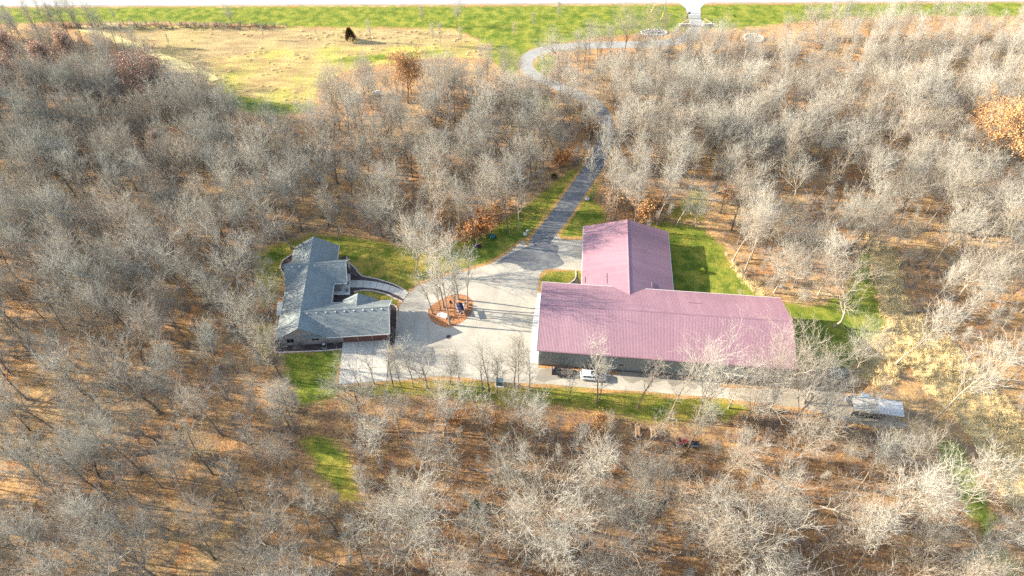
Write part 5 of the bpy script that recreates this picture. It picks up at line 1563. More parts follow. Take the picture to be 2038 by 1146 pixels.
# lower woods
for p, kd, h, ti, lab, ln in (
    ((6.81, 50.54), 'oak', 19, 0.8, "broad pale oak in the lower woods below the firewood racks", None),
    ((2.49, 46.53), 'vase', 19, 0.75, "large pale fan shaped tree in the bottom middle woods", None),
    ((-15.16, 53.75), 'oak', 20, 0.75, "large pale oak below the forecourt in the lower woods", None),
    ((-13.51, 69.19), 'vase', 16, 0.7, "pale tree below the forecourt's left part", None),
    ((16.45, 57.99), 'tall', 17, 0.8, "slim pale tree in the lower woods left of the racks", None),
    ((-25.86, 44.16), 'sparse', 17, 0.3, "dark crooked tree near the bottom edge left of centre", None),
    ((-25.32, 62.21), 'tall', 17, 0.7, "pale tree at the right edge of the small green clearing", None),
    ((-4.56, 67.29), 'sparse', 16, 0.7, "slim tree in the lower woods below the utility cabinet", None),
    ((-15.10, 45.38), 'oak', 17, 0.75, "broad pale oak close to the bottom edge, left of centre", None),
    ((38.79, 57.69), 'tall', 19, 0.7, "leaning tree below the red tractor", (0, 0.08)),
    ((38.64, 42.87), 'oak', 18, 0.85, "pale oak with a long side limb at the bottom edge", None),
    ((46.40, 48.70), 'vase', 18, 0.75, "fan shaped tree above the bottom edge right of centre", None),
    ((64.76, 50.54), 'tall', 25, 0.85, "very tall pale leaning tree in the lower right woods", (0, 0.06)),
    ((-71.79, 74.17), 'oak', 19, 0.3, "dark trunked leaning oak in the lower left woods", (0, -0.1)),
    ((-89.52, 68.85), 'tall', 20, 0.3, "dark leaning tree near the left edge of the lower woods", (0, -0.1)),
    ((-78.34, 60.03), 'vase', 17, 0.3, "dark forked tree in the lower left woods", None),
    ((-41.96, 68.85), 'tall', 16, 0.45, "slim tree at the left edge of the small green clearing", None),
    ((-44.13, 70.10), 'tall', 15, 0.4, "slim tree just left of the clearing's edge pair", None),
    ((-49.20, 53.85), 'sparse', 16, 0.5, "sparse tree in the lower left woods below the clearing's level", None),
    ((-64.20, 72.87), 'tall', 17, 0.35, "slim dark tree in woods below the house's left side", None),
    ((-31.54, 49.61), 'sparse', 17, 0.35, "dark leaning tree below the small green clearing", (0, -0.06)),
    ((-121.68, 131.77), 'oak', 16, 0.2, "dark trunked oak near the left edge in the middle woods", None),
    ((-110.61, 117.13), 'vase', 17, 0.2, "dark forked tree near the left edge below the oak", None),
    ((-103.88, 116.44), 'vase', 17, 0.35, "grey forked tree in the left middle woods", None),
    ((-69.39, 160.10), 'oak', 17, 0.4, "grey oak with crooked limb at the meadow's lower corner", None),
    ((-81.96, 154.28), 'tall', 16, 0.35, "dark stemmed tree in woods below the meadow's left corner", None),
    ((-48.53, 169.42), 'oak', 17, 0.4, "dark limbed oak at the woods' edge below the meadow", None),
    ((-22.27, 141.21), 'tall', 17, 0.4, "dark stemmed tree in woods behind the house", None),
):
    T(p, kd, h, ti, lab, None, ln or (0, 0))
T((54.52, 53.08), 'oak', 17, 0.75, "tree with a dark bowed trunk in the lower right woods", pr=make_tree(62, 17, 'oak', [(0, 0, -0.4), (0.2, 0.2, 2.8), (2.0, 0.6, 5.4), (4.4, 0.8, 7.2), (7.0, 1.0, 9.6)]))
T((-45.14, 47.61), 'oak', 15, 0.35, "dark bowed tree leaning far left near the bottom edge", pr=make_tree(63, 15, 'oak', [(0, 0, -0.4), (-0.8, 0.2, 1.8), (-3.0, 0.5, 3.8), (-5.2, 0.9, 6.0), (-7.0, 1.2, 9.0)]))
T((-18.58, 53.75), 'vase', 14, 0.5, "dark trunked tree leaning left of the large pale oak", pr=make_tree(64, 15, 'vase', [(0, 0, -0.4), (-0.7, 0.2, 3.0), (-2.4, 0.4, 5.6), (-4.2, 0.6, 7.4)]))
# along the meadow, the road verge and the entrance
for p, kd, h, ti, lab in (
    ((-32.60, 238.79), 'young', 7, 0.35, "small bare tree on the green verge left of its neighbour"),
    ((-20.43, 238.41), 'vase', 8, 0.4, "small bare tree on the green verge above the meadow's right end"),
    ((17.17, 239.56), 'young', 8, 0.3, "small dark tree alone on the green verge above the driveway curl"),
    ((-101.76, 238.41), 'vase', 7, 0.3, "small fan shaped tree in the fence line above the meadow"),
    ((0.54, 227.66), 'young', 6, 0.6, "small pale tree on the green left of the driveway curl"),
    ((7.83, 234.63), 'young', 6, 0.7, "very pale small tree on the verge above the curl"),
    ((-120.01, 222.69), 'young', 4.5, 0.6, "tiny sapling in the meadow's left part"),
    ((-88.36, 228.02), 'young', 4.5, 0.6, "tiny sapling in the meadow's middle"),
    ((-69.04, 228.02), 'young', 4, 0.65, "tiny sapling in the meadow left of the juniper"),
    ((-49.70, 226.58), 'young', 7, 0.65, "slim pale sapling right of the juniper"),
    ((-27.80, 224.45), 'young', 7, 0.65, "slim pale sapling at the meadow's right, left of a pair"),
    ((-25.10, 223.74), 'young', 8, 0.65, "slim pale sapling at the meadow's right, right of a pair"),
    ((-17.92, 225.16), 'young', 6, 0.6, "slim sapling at the meadow's right end"),
    ((39.05, 218.88), 'vase', 16, 0.3, "large dark fan shaped tree near the oval stone ring"),
    ((45.10, 214.48), 'vase', 9, 0.15, "small dark tree right of the large one near the entrance"),
    ((26.57, 217.52), 'tall', 11, 0.3, "slim dark tree inside the driveway curl"),
    ((76.92, 208.25), 'vase', 12, 0.15, "dark tree before the round gravel ring"),
    ((84.58, 204.42), 'oak', 11, 0.25, "dark low oak right of the round gravel ring"),
    ((116.60, 239.94), 'young', 8, 0.45, "small tree in the right fence line"),
    ((99.77, 233.14), 'vase', 7, 0.5, "small fan shaped tree behind the gravel ring"),
    ((-182.35, 237.65), 'young', 8, 0.2, "small dark tree at the far left end of the fence line"),
    ((-175.00, 238.41), 'sparse', 11, 0.15, "dark leaning tree in the fence line's left end"),
    ((-170.43, 237.27), 'sparse', 11, 0.15, "dark leaning tree second in the fence line's left end"),
    ((-166.76, 237.27), 'young', 8, 0.2, "small dark tree third in the fence line's left end"),
    ((-159.22, 237.65), 'vase', 10, 0.3, "forked tree in the fence line right of the dark leaning pair"),
    ((-144.90, 239.56), 'young', 5, 0.5, "small sapling among the fence posts"),
):
    T(p, kd, h, ti, lab)
# roadside trees that screen the drive through the woods
for p, kd, h, ti, lab in (
    ((28.82, 153.60), 'tall', 17, 0.8, "slim tree beside the drive in the woods, first above the wing"),
    ((31.02, 161.06), 'tall', 17, 0.75, "slim tree right of the drive, second above the wing"),
    ((21.81, 162.50), 'tall', 16, 0.7, "slim tree left of the drive opposite the second roadside tree"),
    ((32.01, 170.43), 'tall', 17, 0.8, "slim tree right of the drive at its first bend"),
    ((23.11, 171.97), 'vase', 14, 0.75, "fan shaped tree left of the drive at its first bend"),
    ((21.85, 179.89), 'tall', 15, 0.7, "slim tree inside the drive's upper bend, right one"),
    ((15.93, 185.40), 'tall', 15, 0.7, "slim tree inside the drive's upper bend, middle one"),
    ((10.52, 188.80), 'vase', 13, 0.7, "fan shaped tree inside the drive's upper bend, left one"),
    ((30.95, 180.98), 'vase', 15, 0.75, "fan shaped tree right of the drive's upper bend"),
    ((22.44, 212.82), 'tall', 11, 0.45, "grey tree screening the entrance drive, first from the curl"),
    ((29.07, 214.15), 'vase', 11, 0.4, "grey tree screening the entrance drive, second from the curl"),
    ((33.52, 212.16), 'tall', 12, 0.45, "grey tree screening the entrance drive, third from the curl"),
    ((41.63, 212.82), 'tall', 11, 0.4, "grey tree screening the entrance drive, fourth from the curl"),
    ((48.33, 214.15), 'vase', 11, 0.5, "grey tree screening the entrance drive, fifth from the curl"),
    ((53.28, 212.82), 'tall', 12, 0.5, "grey tree screening the entrance drive, sixth from the curl"),
    ((59.10, 214.82), 'vase', 11, 0.5, "grey tree screening the entrance drive, seventh from the curl"),
    ((65.55, 218.88), 'tall', 10, 0.55, "grey tree right of the gate, first"),
    ((71.06, 220.26), 'vase', 10, 0.55, "grey tree right of the gate, second"),
    ((74.84, 217.52), 'tall', 10, 0.55, "grey tree right of the gate, third"),
):
    T(p, kd, h, ti, lab)
# trees that kept their leaves
def L(p, kind, h, lab, k=0):
    T(p, kind, h, 0.4, lab, k, name="leafy_oak")
L((-32.88, 187.66), 'orange', 16, "orange leaved oak in woods below the meadow's right part")
L((137.12, 153.60), 'orange', 20, "large orange leaved oak at the right edge", 1)
L((133.49, 159.63), 'orange', 17, "orange leaved oak left of the large one at the right edge")
L((-114.12, 186.53), 'russet', 17, "russet leaved oak in the dark left woods below the meadow track")
L((-123.43, 196.13), 'russet', 11, "small russet oak above the larger one in the left woods")
L((-160.68, 203.80), 'pink', 14, "pale salmon leaved tree in the upper left woods, leftmost")
L((-146.25, 196.13), 'pink', 14, "pale salmon leaved tree in the upper left woods, second")
L((-144.99, 203.80), 'pink', 13, "pale salmon leaved tree in the upper left woods, third")
L((-154.47, 188.80), 'pink', 14, "pale salmon leaved tree lower in the upper left woods")
L((-92.89, 158.21), 'orange', 10, "small orange leaved tree in the left middle woods", 1)
L((-97.71, 155.43), 'pink', 10, "pale salmon leaved tree in the left middle woods")
L((-74.79, 162.50), 'orange', 11, "orange leaved tree beside the grey oak below the meadow", 1)
L((129.60, 188.80), 'orange', 6, "small orange leaved tree in the upper right woods", 1)

T((137.80, 180.98), 'vase', 15, 1.0, "strikingly white fan shaped tree left of the orange oaks")
T((132.79, 210.19), 'tall', 17, 1.0, "white stemmed tree in the upper right woods")
T((122.05, 213.48), 'tall', 17, 1.0, "white stemmed tree second in the upper right woods")
# fallen logs
def log(p, a, l, r, lab):
    e = empty("fallen_log", (*p, 0.0), a, lab, "log", "fallen logs in the woods")
    MB().tube([(-l / 2, 0, r * 0.7), (-l / 5, 0.1, r * 0.8), (l / 4, -0.08, r * 0.75), (l / 2, 0.1, r * 0.6)], [r, r * 0.92, r * 0.75, r * 0.5], 8).build("stem", 'grey_wood', e)
    MB().tube([(l * 0.2, 0, r), (l * 0.33, 0.5, r * 2.2), (l * 0.4, 0.8, r * 4)], [r * 0.4, r * 0.25, r * 0.12], 6).build("limb", 'grey_wood', e)
for i, (p, a, l, r, near) in enumerate((
    ((-28.79, 49.34), 0.4, 6.0, 0.22, "below the small green clearing"), ((-5.67, 61.06), -0.3, 5.0, 0.2, "above the round evergreen shrub"), ((28.01, 55.02), 0.9, 7.0, 0.24, "below the red tractor"),
    ((49.51, 59.00), -0.7, 6.0, 0.22, "above the dark bowed trunk"), ((-70.58, 65.31), 0.2, 7.0, 0.26, "below the dark leaning oak"), ((-80.44, 54.04), 1.2, 6.0, 0.22, "near the bottom left"),
    ((-56.88, 62.11), -0.5, 5.0, 0.2, "left of the small green clearing"), ((94.07, 101.25), 0.15, 8.0, 0.24, "right of the straw strip"), ((120.91, 126.46), 0.1, 8.0, 0.26, "below the large orange oak"),
    ((11.64, 46.62), 0.5, 5.5, 0.2, "at the bottom, right of the fan tree"), ((-86.91, 98.26), -0.2, 6.0, 0.22, "in the woods left of the house"), ((21.34, 62.11), 2.4, 4.5, 0.18, "below the firewood racks"))):
    log(p, a, l, r, "grey fallen log lying " + near)

# evergreens and leafy shrubs
def evergreen(p, h, r, mat, lab, name, n=1500, cone=True):
    rs = np.random.RandomState(int(h * 100))
    u = rs.rand(n) ** (0.6 if cone else 0.8); th = rs.uniform(0, 2 * pi, n)
    z = 0.08 * h + u * h * 0.92
    pr = (1 - u) ** 0.75 if cone else np.sqrt(np.clip(1 - (2 * u - 0.9) ** 2, 0.02, 1))
    rad = r * pr * np.sqrt(rs.uniform(0.4, 1.0, n)) * (1 + 0.15 * np.sin(5 * th))
    c = np.stack([rad * np.cos(th), rad * np.sin(th), z], 1)
    d = unit(np.stack([np.cos(th), np.sin(th), 0.8 + 0 * th], 1) + rs.normal(0, 0.35, (n, 3)))
    b = unit(np.cross(d, rs.normal(0, 1, (n, 3))))
    s = 0.11 * h ** 0.6 * rs.uniform(0.7, 1.4, (n, 1))
    V = np.stack([c - b * s * 0.5, c + b * s * 0.5, c + d * s * 2.0], 1).reshape(-1, 3)
    e = empty(name, (*p, -0.05), 0.0, lab, "shrub" if h < 3 else "tree")
    MB().tube([(0, 0, -0.2), (0, 0, h * 0.8)], [0.05 * r + 0.03, 0.02], 7).build("trunk", 'grey_wood', e)
    o = bpy.data.objects.new("crown", np_mesh("crown", V, [np.arange(n * 3).reshape(-1, 3)], [mat]))
    COL.objects.link(o); o.parent = e
evergreen((-57.24, 226.94), 4.6, 1.9, 'needle_bronze', "bronze juniper standing alone in the meadow", "juniper_tree", 2600)
evergreen((-6.57, 54.04), 1.7, 0.95, 'needle', "round dark green evergreen shrub in the lower middle woods", "evergreen_shrub", 1500, False)
evergreen((46.33, 113.88), 1.0, 0.5, 'needle_lime', "tiny lime green shrub in the wing's shadow on the lawn", "evergreen_shrub", 500, False)
evergreen((-47.19, 130.23), 1.1, 0.5, 'needle', "tiny dark green conifer in woods behind the house", "evergreen_shrub", 500)
evergreen((11.77, 150.01), 1.3, 0.8, 'needle', "low green shrub at the wood edge left of the driveway", "evergreen_shrub", 600, False)
LS = make_shrub(91, 3.6, 1.6, 12, 'brush', ('leaf_rust', 1500, 0.2))
LS2 = make_shrub(92, 3.0, 1.5, 12, 'brush', ('leaf_orange', 1100, 0.2))
def leafy_shrub(p, h, k, lab):
    pr = (LS, LS2)[k]
    e = empty("leafy_shrub", (*p, -0.05), RT.uniform(0, 6), lab, "shrub")
    e.scale = (h / pr['H'] * 1.1,) * 2 + (h / pr['H'],)
    for part in ('stems', 'leaves'):
        o = bpy.data.objects.new(part, pr[part]); COL.objects.link(o); o.parent = e; o["tint"] = 0.4
leafy_shrub((-7.37, 127.95), 5.5, 0, "tall rust leaved shrub behind the feeder post")
leafy_shrub((-11.37, 124.97), 4.0, 1, "orange leaved shrub left of the dark trunk by the fire bowl")
leafy_shrub((-2.53, 136.11), 3.6, 1, "orange leaved shrub in woods left of the driveway")
leafy_shrub((33.92, 134.52), 4.6, 1, "orange leaved shrub right behind the barn wing's peak")
leafy_shrub((26.36, 138.53), 3.6, 1, "orange leaved shrub in woods behind the wing's left corner")
leafy_shrub((38.26, 137.11), 3.2, 1, "orange leaved shrub in woods behind the wing's right half")
leafy_shrub((-25.79, 175.09), 3.0, 0, "rust leaved shrub in woods below the orange oak")
leafy_shrub((24.26, 171.20), 4.0, 0, "rust leaved shrub left of the driveway bend in woods")
leafy_shrub((-19.49, 131.19), 3.2, 1, "orange leaved shrub in woods behind the lawn")
leafy_shrub((14.43, 155.43), 4.2, 0, "rust leaved shrub at the wood edge above the lawn verge")
leafy_shrub((58.53, 141.21), 3.0, 0, "rust leaved shrub in woods right of the grassy ride")
leafy_shrub((-34.52, 136.11), 3.0, 1, "orange leaved shrub in woods behind the house roof")
leafy_shrub((-11.58, 72.29), 2.6, 0, "rust leaved shrub in woods below the forecourt")
leafy_shrub((-4.45, 71.47), 2.4, 0, "rust leaved shrub in woods below the utility cabinet")
leafy_shrub((16.75, 70.90), 3.0, 1, "orange leaved shrub in woods left of the firewood racks")

# ------------------------------------------------------------------ the rest of the woods
def half_width(y):
    return 0.505 * y + 67.0
FOREST_EXCL = [q for q, _ in LAWNS] + MEADOWS + [STRAWS[0], STRAWS[1], STRAWS[3]] + CLEARINGS
def allowed(P, pad):
    ok = np.ones(len(P), bool)
    for q in FOREST_EXCL:
        ok &= sdist(P, q) < -pad * 0.3
    ok &= pave_dist(P) > pad
    ok &= -sdist(P, BARN_FOOT) > pad + 1.5
    ok &= -sdist(P, HOUSE_FOOT) > pad + 1.5
    ok &= P[:, 1] < 233
    # sight lines the photograph shows open: no crown in front of the meadow, the house, the forecourt or the bright lawns
    for zc, polys in ((13.0, [HOUSE_FOOT, COURT, LAWNS[8][0], LAWNS[9][0], LAWNS[11][0], LAWNS[13][0], LAWNS[14][0], LAWNS[6][0], LAWNS[17][0], STRAWS[0]]),
                      (7.0, [HOUSE_FOOT, COURT, BARN_FOOT, LAWNS[0][0], LAWNS[1][0], LAWNS[8][0], LAWNS[9][0], LAWNS[11][0], LAWNS[13][0], LAWNS[15][0], LAWNS[16][0], LAWNS[17][0], STRAWS[0]])):
        Q = P * 120.0 / (120.0 - zc)
        for q in polys:
            ok &= sdist(Q, q) < 0.5
        ok &= ldist(Q, DRIVE[:23]) > 2.2
    for zc in (4.0, 8.0, 13.0):
        ok &= sdist(P * 120.0 / (120.0 - zc), MEADOW_VIEW) < 0.0
    ok &= ldist(P * 120.0 / 112.0, DRIVE[58:70]) > 1.0
    hwid = half_width(P[:, 1])
    ok &= (P[:, 0] > -hwid - 26) & (P[:, 0] < hwid + 10)
    return ok

def scatter(seed, n_try, dmin_fn, pad, seeds=(), y0=20.0, y1=233.0):
    rs = np.random.RandomState(seed)
    P = np.stack([rs.uniform(-215, 200, n_try), rs.uniform(y0, y1, n_try)], 1)
    P = P[allowed(P, pad)]
    cell = 3.0
    grid = {}
    out = []
    def key(p):
        return int(p[0] // cell), int(p[1] // cell)
    for p in seeds:
        grid.setdefault(key(p), []).append((p[0], p[1]))
    D = dmin_fn(P)
    for p, d in zip(P, D):
        kx, ky = key(p)
        m = int(d // cell) + 1
        if all((p[0] - q[0]) ** 2 + (p[1] - q[1]) ** 2 > d * d for a in range(-m, m + 1) for b in range(-m, m + 1) for q in grid.get((kx + a, ky + b), ())):
            grid.setdefault((kx, ky), []).append((p[0], p[1]))
            out.append((p[0], p[1]))
    return np.array(out)

def spacing(P):
    n = vnoise(P, 17.0, 5)
    base = np.where(P[:, 1] < 92, 5.7, 4.9)
    base = np.where((P[:, 1] > 150) & (P[:, 0] > 20), 4.3, base)
    base = np.where((P[:, 1] > 140) & (P[:, 0] < -70), 3.9, base)
    right = (P[:, 0] > 88) & (P[:, 1] < 125)
    base = np.where(right, 7.5, base)
    return base * (0.72 + 0.75 * n)
WOODS = scatter(8, 26000, spacing, 1.6, SPECIAL)
rw = random.Random(4)
rec = []
for x, y in WOODS:
    # tone: darker and greyer towards the far left, palest on the right
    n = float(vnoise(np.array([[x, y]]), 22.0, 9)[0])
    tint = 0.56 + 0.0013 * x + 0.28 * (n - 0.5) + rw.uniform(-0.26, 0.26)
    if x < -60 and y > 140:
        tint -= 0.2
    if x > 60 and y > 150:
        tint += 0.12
    r = rw.random()
    kind = 'tall' if r < 0.42 else 'oak' if r < 0.64 else 'vase' if r < 0.82 else 'young' if r < 0.91 else 'sparse'
    h = {'tall': rw.uniform(15, 20.5), 'oak': rw.uniform(12.5, 18), 'vase': rw.uniform(11, 17), 'young': rw.uniform(7, 12), 'sparse': rw.uniform(13, 18)}[kind]
    if y > 185:
        h *= 0.75
    if pave_dist(np.array([[x, y]]))[0] < 6 and y < 130:
        h *= 0.85
    k = rw.randrange(len(PROTO[kind]))
    # slight lean
    ln = (rw.gauss(0, 0.035), rw.gauss(0, 0.035))
    rec.append([x, y, kind, k, h, rw.uniform(0, 6.28), min(1, max(0, tint)), ln, math.sqrt(x * x + y * y + 110 ** 2)])
inside = [r for r in rec if abs(r[0]) < half_width(r[1]) + 2 and r[1] > 38]
inside.sort(key=lambda r: r[8])
NEAR = inside[:205]
near_ids = set(map(id, NEAR))
REST = [r for r in rec if id(r) not in near_ids]

LAND = [("the garage apron", (-32.35, 87.01)), ("the house's taupe gable", (-46.34, 90.41)), ("the house's patio", (-53.88, 102.01)), ("the utility cabinet", (-2.65, 81.15)),
        ("the utility trailer", (10.74, 83.98)), ("the parked white vehicle", (17.20, 82.81)), ("the firewood racks", (26.57, 69.53)), ("the red tractor", (33.61, 67.29)),
        ("the open shelter", (73.43, 74.17)), ("the small hut", (68.86, 83.33)), ("the tarp tent", (80.97, 45.03)), ("the round evergreen shrub", (-6.57, 54.04)),
        ("the small green clearing", (-35.15, 62.11)), ("the barn's near right corner", bw(B_L, -B_WN)), ("the barn's far right corner", bw(B_L, B_WF)),
        ("the dark bowed trunk", (54.52, 53.08)), ("the leftward bowed tree", (-45.14, 47.61)), ("the very tall leaning tree", (64.76, 50.54)), ("the bottom left corner", (-87.07, 43.13)),
        ("the bottom right corner", (86.37, 43.13)), ("the bottom middle fan tree", (2.49, 46.53)), ("the large pale oak", (-15.16, 53.75)), ("the dark leaning oak", (-71.79, 74.17)),
        ("the left edge middle oak", (-121.68, 131.77)), ("the leaning left edge tree", (-89.52, 68.85)), ("the straw grass strip", (91.60, 87.01)), ("the bottom edge oak", (38.64, 42.87)),
        ("the lane end", (86.32, 69.53)), ("the slim lower tree", (16.45, 57.99)), ("the dark forked tree", (-78.34, 60.03)), ("the house's far corner", (-54.73, 124.61)),
        ("the left middle oak", (-64.08, 106.21)), ("the right edge", (114.62, 98.26)),
        ("the left edge below its middle", (-114.39, 98.26)), ("the left edge lower down", (-105.16, 81.79)), ("the forked trees left of the house", (-82.33, 98.26)), ("the grey forked tree", (-103.88, 116.44)),
        ("the sparse lower left tree", (-49.20, 53.85)), ("the lower left woods' middle", (-66.18, 61.06)), ("the bottom edge at its left quarter", (-60.35, 43.99)), ("the slim dark tree below the house", (-64.20, 72.87)),
        ("the bottom edge at its right quarter", (56.42, 44.86)), ("the straw strip's top", (92.62, 124.61)), ("the lawn's right corner", (84.61, 96.06)), ("the lower right green strip", (85.62, 59.00)),
        ("the tree bent left of centre", (-18.58, 53.75)), ("the trees left of the apron", (-53.06, 81.79)), ("the fan tree near the bottom right", (46.40, 48.70)), ("the barn's wing", (50.03, 132.16)),
        ("the dark spreading oak", (99.09, 128.90)), ("the right edge near its middle", (120.80, 110.72)), ("the woods behind the barn", (73.52, 114.05)), ("the woods right of the straw strip", (103.53, 104.33))]
ORD = ["", "second ", "third ", "fourth ", "fifth ", "sixth ", "seventh ", "eighth ", "ninth ", "tenth ", "eleventh ", "twelfth ", "thirteenth ", "fourteenth ", "fifteenth ",
       "sixteenth ", "seventeenth ", "eighteenth ", "nineteenth ", "twentieth "]
LP = np.array([p for _, p in LAND])
every = np.array([(r[0], r[1]) for r in rec] + [(q[0], q[1]) for q in SPECIAL])
pos_of = {id(r): i for i, r in enumerate(rec)}
DM = np.sqrt(((every[:, None] - LP[None]) ** 2).sum(2))
RANK = DM.argsort(0).argsort(0)
for r in NEAR:
    x, y, kind, k, h, rz, tint, ln, _ = r
    rk = RANK[pos_of[id(r)]]
    j = int(rk.argmin())
    i = int(rk[j])
    tone = "pale" if tint > 0.62 else "dark grey" if tint < 0.33 else "grey"
    where = "%snearest to %s" % (ORD[i] if i < 20 else "about %dth " % (i + 1), LAND[j][0])
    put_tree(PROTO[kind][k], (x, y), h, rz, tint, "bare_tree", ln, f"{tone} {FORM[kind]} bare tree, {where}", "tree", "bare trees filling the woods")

# far and outlying trees: one mass, scattered copies of the same trees
def proto_collection(name, meshes):
    c = bpy.data.collections.new(name)
    for i, me in enumerate(meshes):
        o = bpy.data.objects.new("%s_%02d" % (name, i), me)
        c.objects.link(o)
    return c
ORDER = []
for kd in ('oak', 'tall', 'vase', 'young', 'sparse'):
    for i, pr in enumerate(PROTO[kd][:3]):
        Vt, Ft, Vc, F4, F3 = pr['arr']
        o1 = len(Vt)
        me = np_mesh("wood_tree", np.concatenate([Vt, Vc]), [Ft, F4 + o1, F3 + o1], ['trunk', 'twig'], np.concatenate([np.zeros(len(Ft)), np.ones(len(F4) + len(F3))]))
        ORDER.append((kd, i, me, pr['H']))
def gn_scatter(name, coll, pts, idx, rot, scl, tint, label, cat):
    me = bpy.data.meshes.new(name)
    me.from_pydata([tuple(p) for p in pts], [], [])
    for an, ty, v in (("pick", 'INT', idx), ("scl", 'FLOAT', scl), ("tint", 'FLOAT', tint)):
        a = me.attributes.new(an, ty, 'POINT')
        a.data.foreach_set("value", np.asarray(v, np.int32 if ty == 'INT' else np.float32))
    a = me.attributes.new("rot", 'FLOAT_VECTOR', 'POINT')
    a.data.foreach_set("vector", np.asarray(rot, np.float32).ravel())
    o = bpy.data.objects.new(name, me)
    COL.objects.link(o)
    ng = bpy.data.node_groups.new(name, 'GeometryNodeTree')
    ng.interface.new_socket("Geometry", in_out='INPUT', socket_type='NodeSocketGeometry')
    ng.interface.new_socket("Geometry", in_out='OUTPUT', socket_type='NodeSocketGeometry')
    N, Lk = ng.nodes, ng.links
    gi, go = N.new("NodeGroupInput"), N.new("NodeGroupOutput")
    ci = N.new("GeometryNodeCollectionInfo")
    ci.inputs["Collection"].default_value = coll
    ci.inputs["Separate Children"].default_value = True
    ci.inputs["Reset Children"].default_value = True
    ip = N.new("GeometryNodeInstanceOnPoints")
    ip.inputs["Pick Instance"].default_value = True
    def na(nm, ty):
        n = N.new("GeometryNodeInputNamedAttribute"); n.data_type = ty
        n.inputs["Name"].default_value = nm
        return n.outputs[0]
    er = N.new("FunctionNodeEulerToRotation")
    Lk.new(na("rot", 'FLOAT_VECTOR'), er.inputs[0])
    Lk.new(gi.outputs[0], ip.inputs["Points"])
    Lk.new(ci.outputs[0], ip.inputs["Instance"])
    Lk.new(na("pick", 'INT'), ip.inputs["Instance Index"])
    Lk.new(er.outputs[0], ip.inputs["Rotation"])
    Lk.new(na("scl", 'FLOAT'), ip.inputs["Scale"])
    Lk.new(ip.outputs[0], go.inputs[0])
    md = o.modifiers.new("scatter", 'NODES')
    md.node_group = ng
    tag(o, label, cat, None, 'stuff')
    return o
wc = proto_collection("wood_tree", [m for _, _, m, _ in ORDER])
look = {(a, b): i for i, (a, b, _, _) in enumerate(ORDER)}
pts, idx, rot, scl, tin = [], [], [], [], []
for x, y, kind, k, h, rz, tint, ln, _ in REST:
    nk = len([1 for a, b, _, _ in ORDER if a == kind])
    i = look[(kind, k % nk)]
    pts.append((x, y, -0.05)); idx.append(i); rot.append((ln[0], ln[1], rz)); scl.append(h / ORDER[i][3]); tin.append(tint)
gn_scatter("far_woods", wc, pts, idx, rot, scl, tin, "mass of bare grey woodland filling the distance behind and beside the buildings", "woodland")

# saplings between the trees
SP = scatter(33, 14000, lambda P: 2.6 + 3.6 * vnoise(P, 12.0, 19), 1.2, WOODS.tolist())
rsq = np.random.RandomState(12)
n = len(SP)
pick = np.array([look[('young', i % 3)] if i % 4 else look[('vase', i % 3)] for i in rsq.randint(0, 999, n)])
gn_scatter("saplings", wc, [(x, y, -0.05) for x, y in SP], pick, np.stack([rsq.normal(0, .07, n), rsq.normal(0, .07, n), rsq.uniform(0, 6.28, n)], 1),
           np.array([rsq.uniform(3.5, 7.5) / ORDER[i][3] for i in pick]), np.clip(0.5 + 0.0012 * SP[:, 0] + rsq.normal(0, 0.2, n), 0, 1), "thin young saplings growing thickly between the taller bare trees", "saplings")
# undergrowth
SHR = [make_shrub(s, 2.2, 1.4, 11)['stems'] for s in (101, 102, 103, 104)]
sc = proto_collection("brush_clump", SHR)
U = scatter(21, 30000, lambda P: (1.3 + 2.8 * vnoise(P, 9.0, 31)) * np.where((P[:, 1] < 88) & (P[:, 0] > -45) & (P[:, 0] < 60), 0.75, 1.0), 1.0)
ru = np.random.RandomState(3)
n = len(U)
gn_scatter("undergrowth", sc, [(x, y, -0.1) for x, y in U], ru.randint(0, 4, n), np.stack([ru.normal(0, .08, n), ru.normal(0, .08, n), ru.uniform(0, 6.28, n)], 1),
           ru.uniform(0.35, 1.15, n), np.clip(0.45 + 0.0015 * U[:, 0] + ru.normal(0, 0.25, n), 0, 1), "leafless brush covering the woodland floor", "brush")
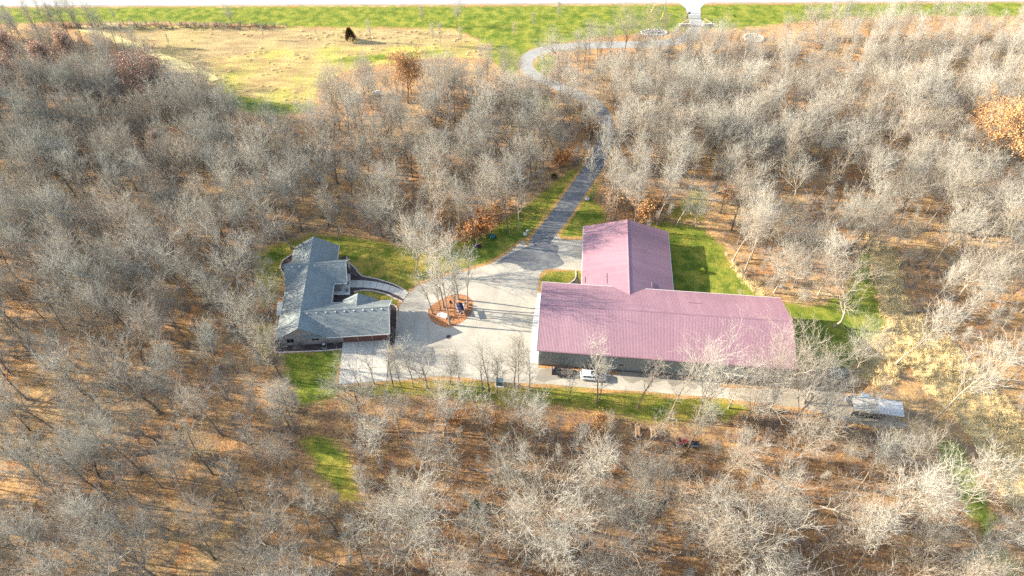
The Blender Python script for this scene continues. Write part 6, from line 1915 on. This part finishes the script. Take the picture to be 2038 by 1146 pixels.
# hedgerow along the left fence and garden shrubs are brush too
HEDGE = []
for x in np.linspace(-165, -88, 60):
    HEDGE.append((x + RT.uniform(-1, 1), 236.5 + RT.uniform(-1.2, 1.4)))
HB = [(p[0], p[1]) for p in (hw(0.8, -0.3), hw(3.8, -0.5), hw(5.0, -0.3), hw(-0.9, 0.6), hw(12.6, -0.1), hw(25.3, 1.0), hw(25.4, 2.2), hw(15.0, 11.0), hw(14.9, 21.0), hw(-0.8, 18.5), hw(-0.6, 20.5))]
HH = np.array(HEDGE + HB)
n = len(HH)
gn_scatter("hedgerow_brush", sc, [(x, y, -0.1) for x, y in HH], ru.randint(0, 4, n), np.stack([np.zeros(n), np.zeros(n), ru.uniform(0, 6.28, n)], 1),
           np.concatenate([ru.uniform(0.5, 1.0, len(HEDGE)), ru.uniform(0.5, 0.8, len(HB))]), np.concatenate([ru.uniform(0.0, 0.4, len(HEDGE)), ru.uniform(0.4, 0.8, len(HB))]), "low leafless shrubs in the hedgerow and house beds", "brush")

# tall dry grass
def make_tuft(seed):
    rs = np.random.RandomState(seed)
    m = 26
    p0 = np.concatenate([rs.normal(0, 0.35, (m, 2)), np.full((m, 1), -0.1)], 1)
    p1 = p0 + np.concatenate([rs.normal(0, 0.45, (m, 2)), rs.uniform(0.6, 1.3, (m, 1))], 1)
    V, F = spikes(p0, p1, np.full(m, 0.055))
    return np_mesh("tuft", V, [F], ['straw_tuft'])
gc = proto_collection("grass_tuft", [make_tuft(s) for s in (1, 2, 3)])
rg = np.random.RandomState(17)
G0 = np.stack([rg.uniform(-150, 150, 60000), rg.uniform(35, 240, 60000)], 1)
keep = np.zeros(len(G0), bool)
for q in STRAWS[:3]:
    keep |= sdist(G0, q) > -1.5 * rg.rand(len(G0))
md_ = sdist(G0, MEADOWS[0])
keep |= (md_ > 1) & (rg.rand(len(G0)) < 0.12) & (vnoise(G0, 8.0, 41) > 0.45)
keep &= pave_dist(G0) > 1.0
for q, _ in LAWNS:
    keep &= sdist(G0, q) < 0.3
G0 = G0[keep]
n = len(G0)
gn_scatter("tall_dry_grass", gc, [(x, y, -0.05) for x, y in G0], rg.randint(0, 3, n), np.stack([np.zeros(n), np.zeros(n), rg.uniform(0, 6.28, n)], 1), rg.uniform(0.5, 1.2, n) * np.where(G0[:, 1] > 150, 0.6, 1.0), np.full(n, 0.5), "straw coloured dry grass tufts on the meadow and clearing", "grass")
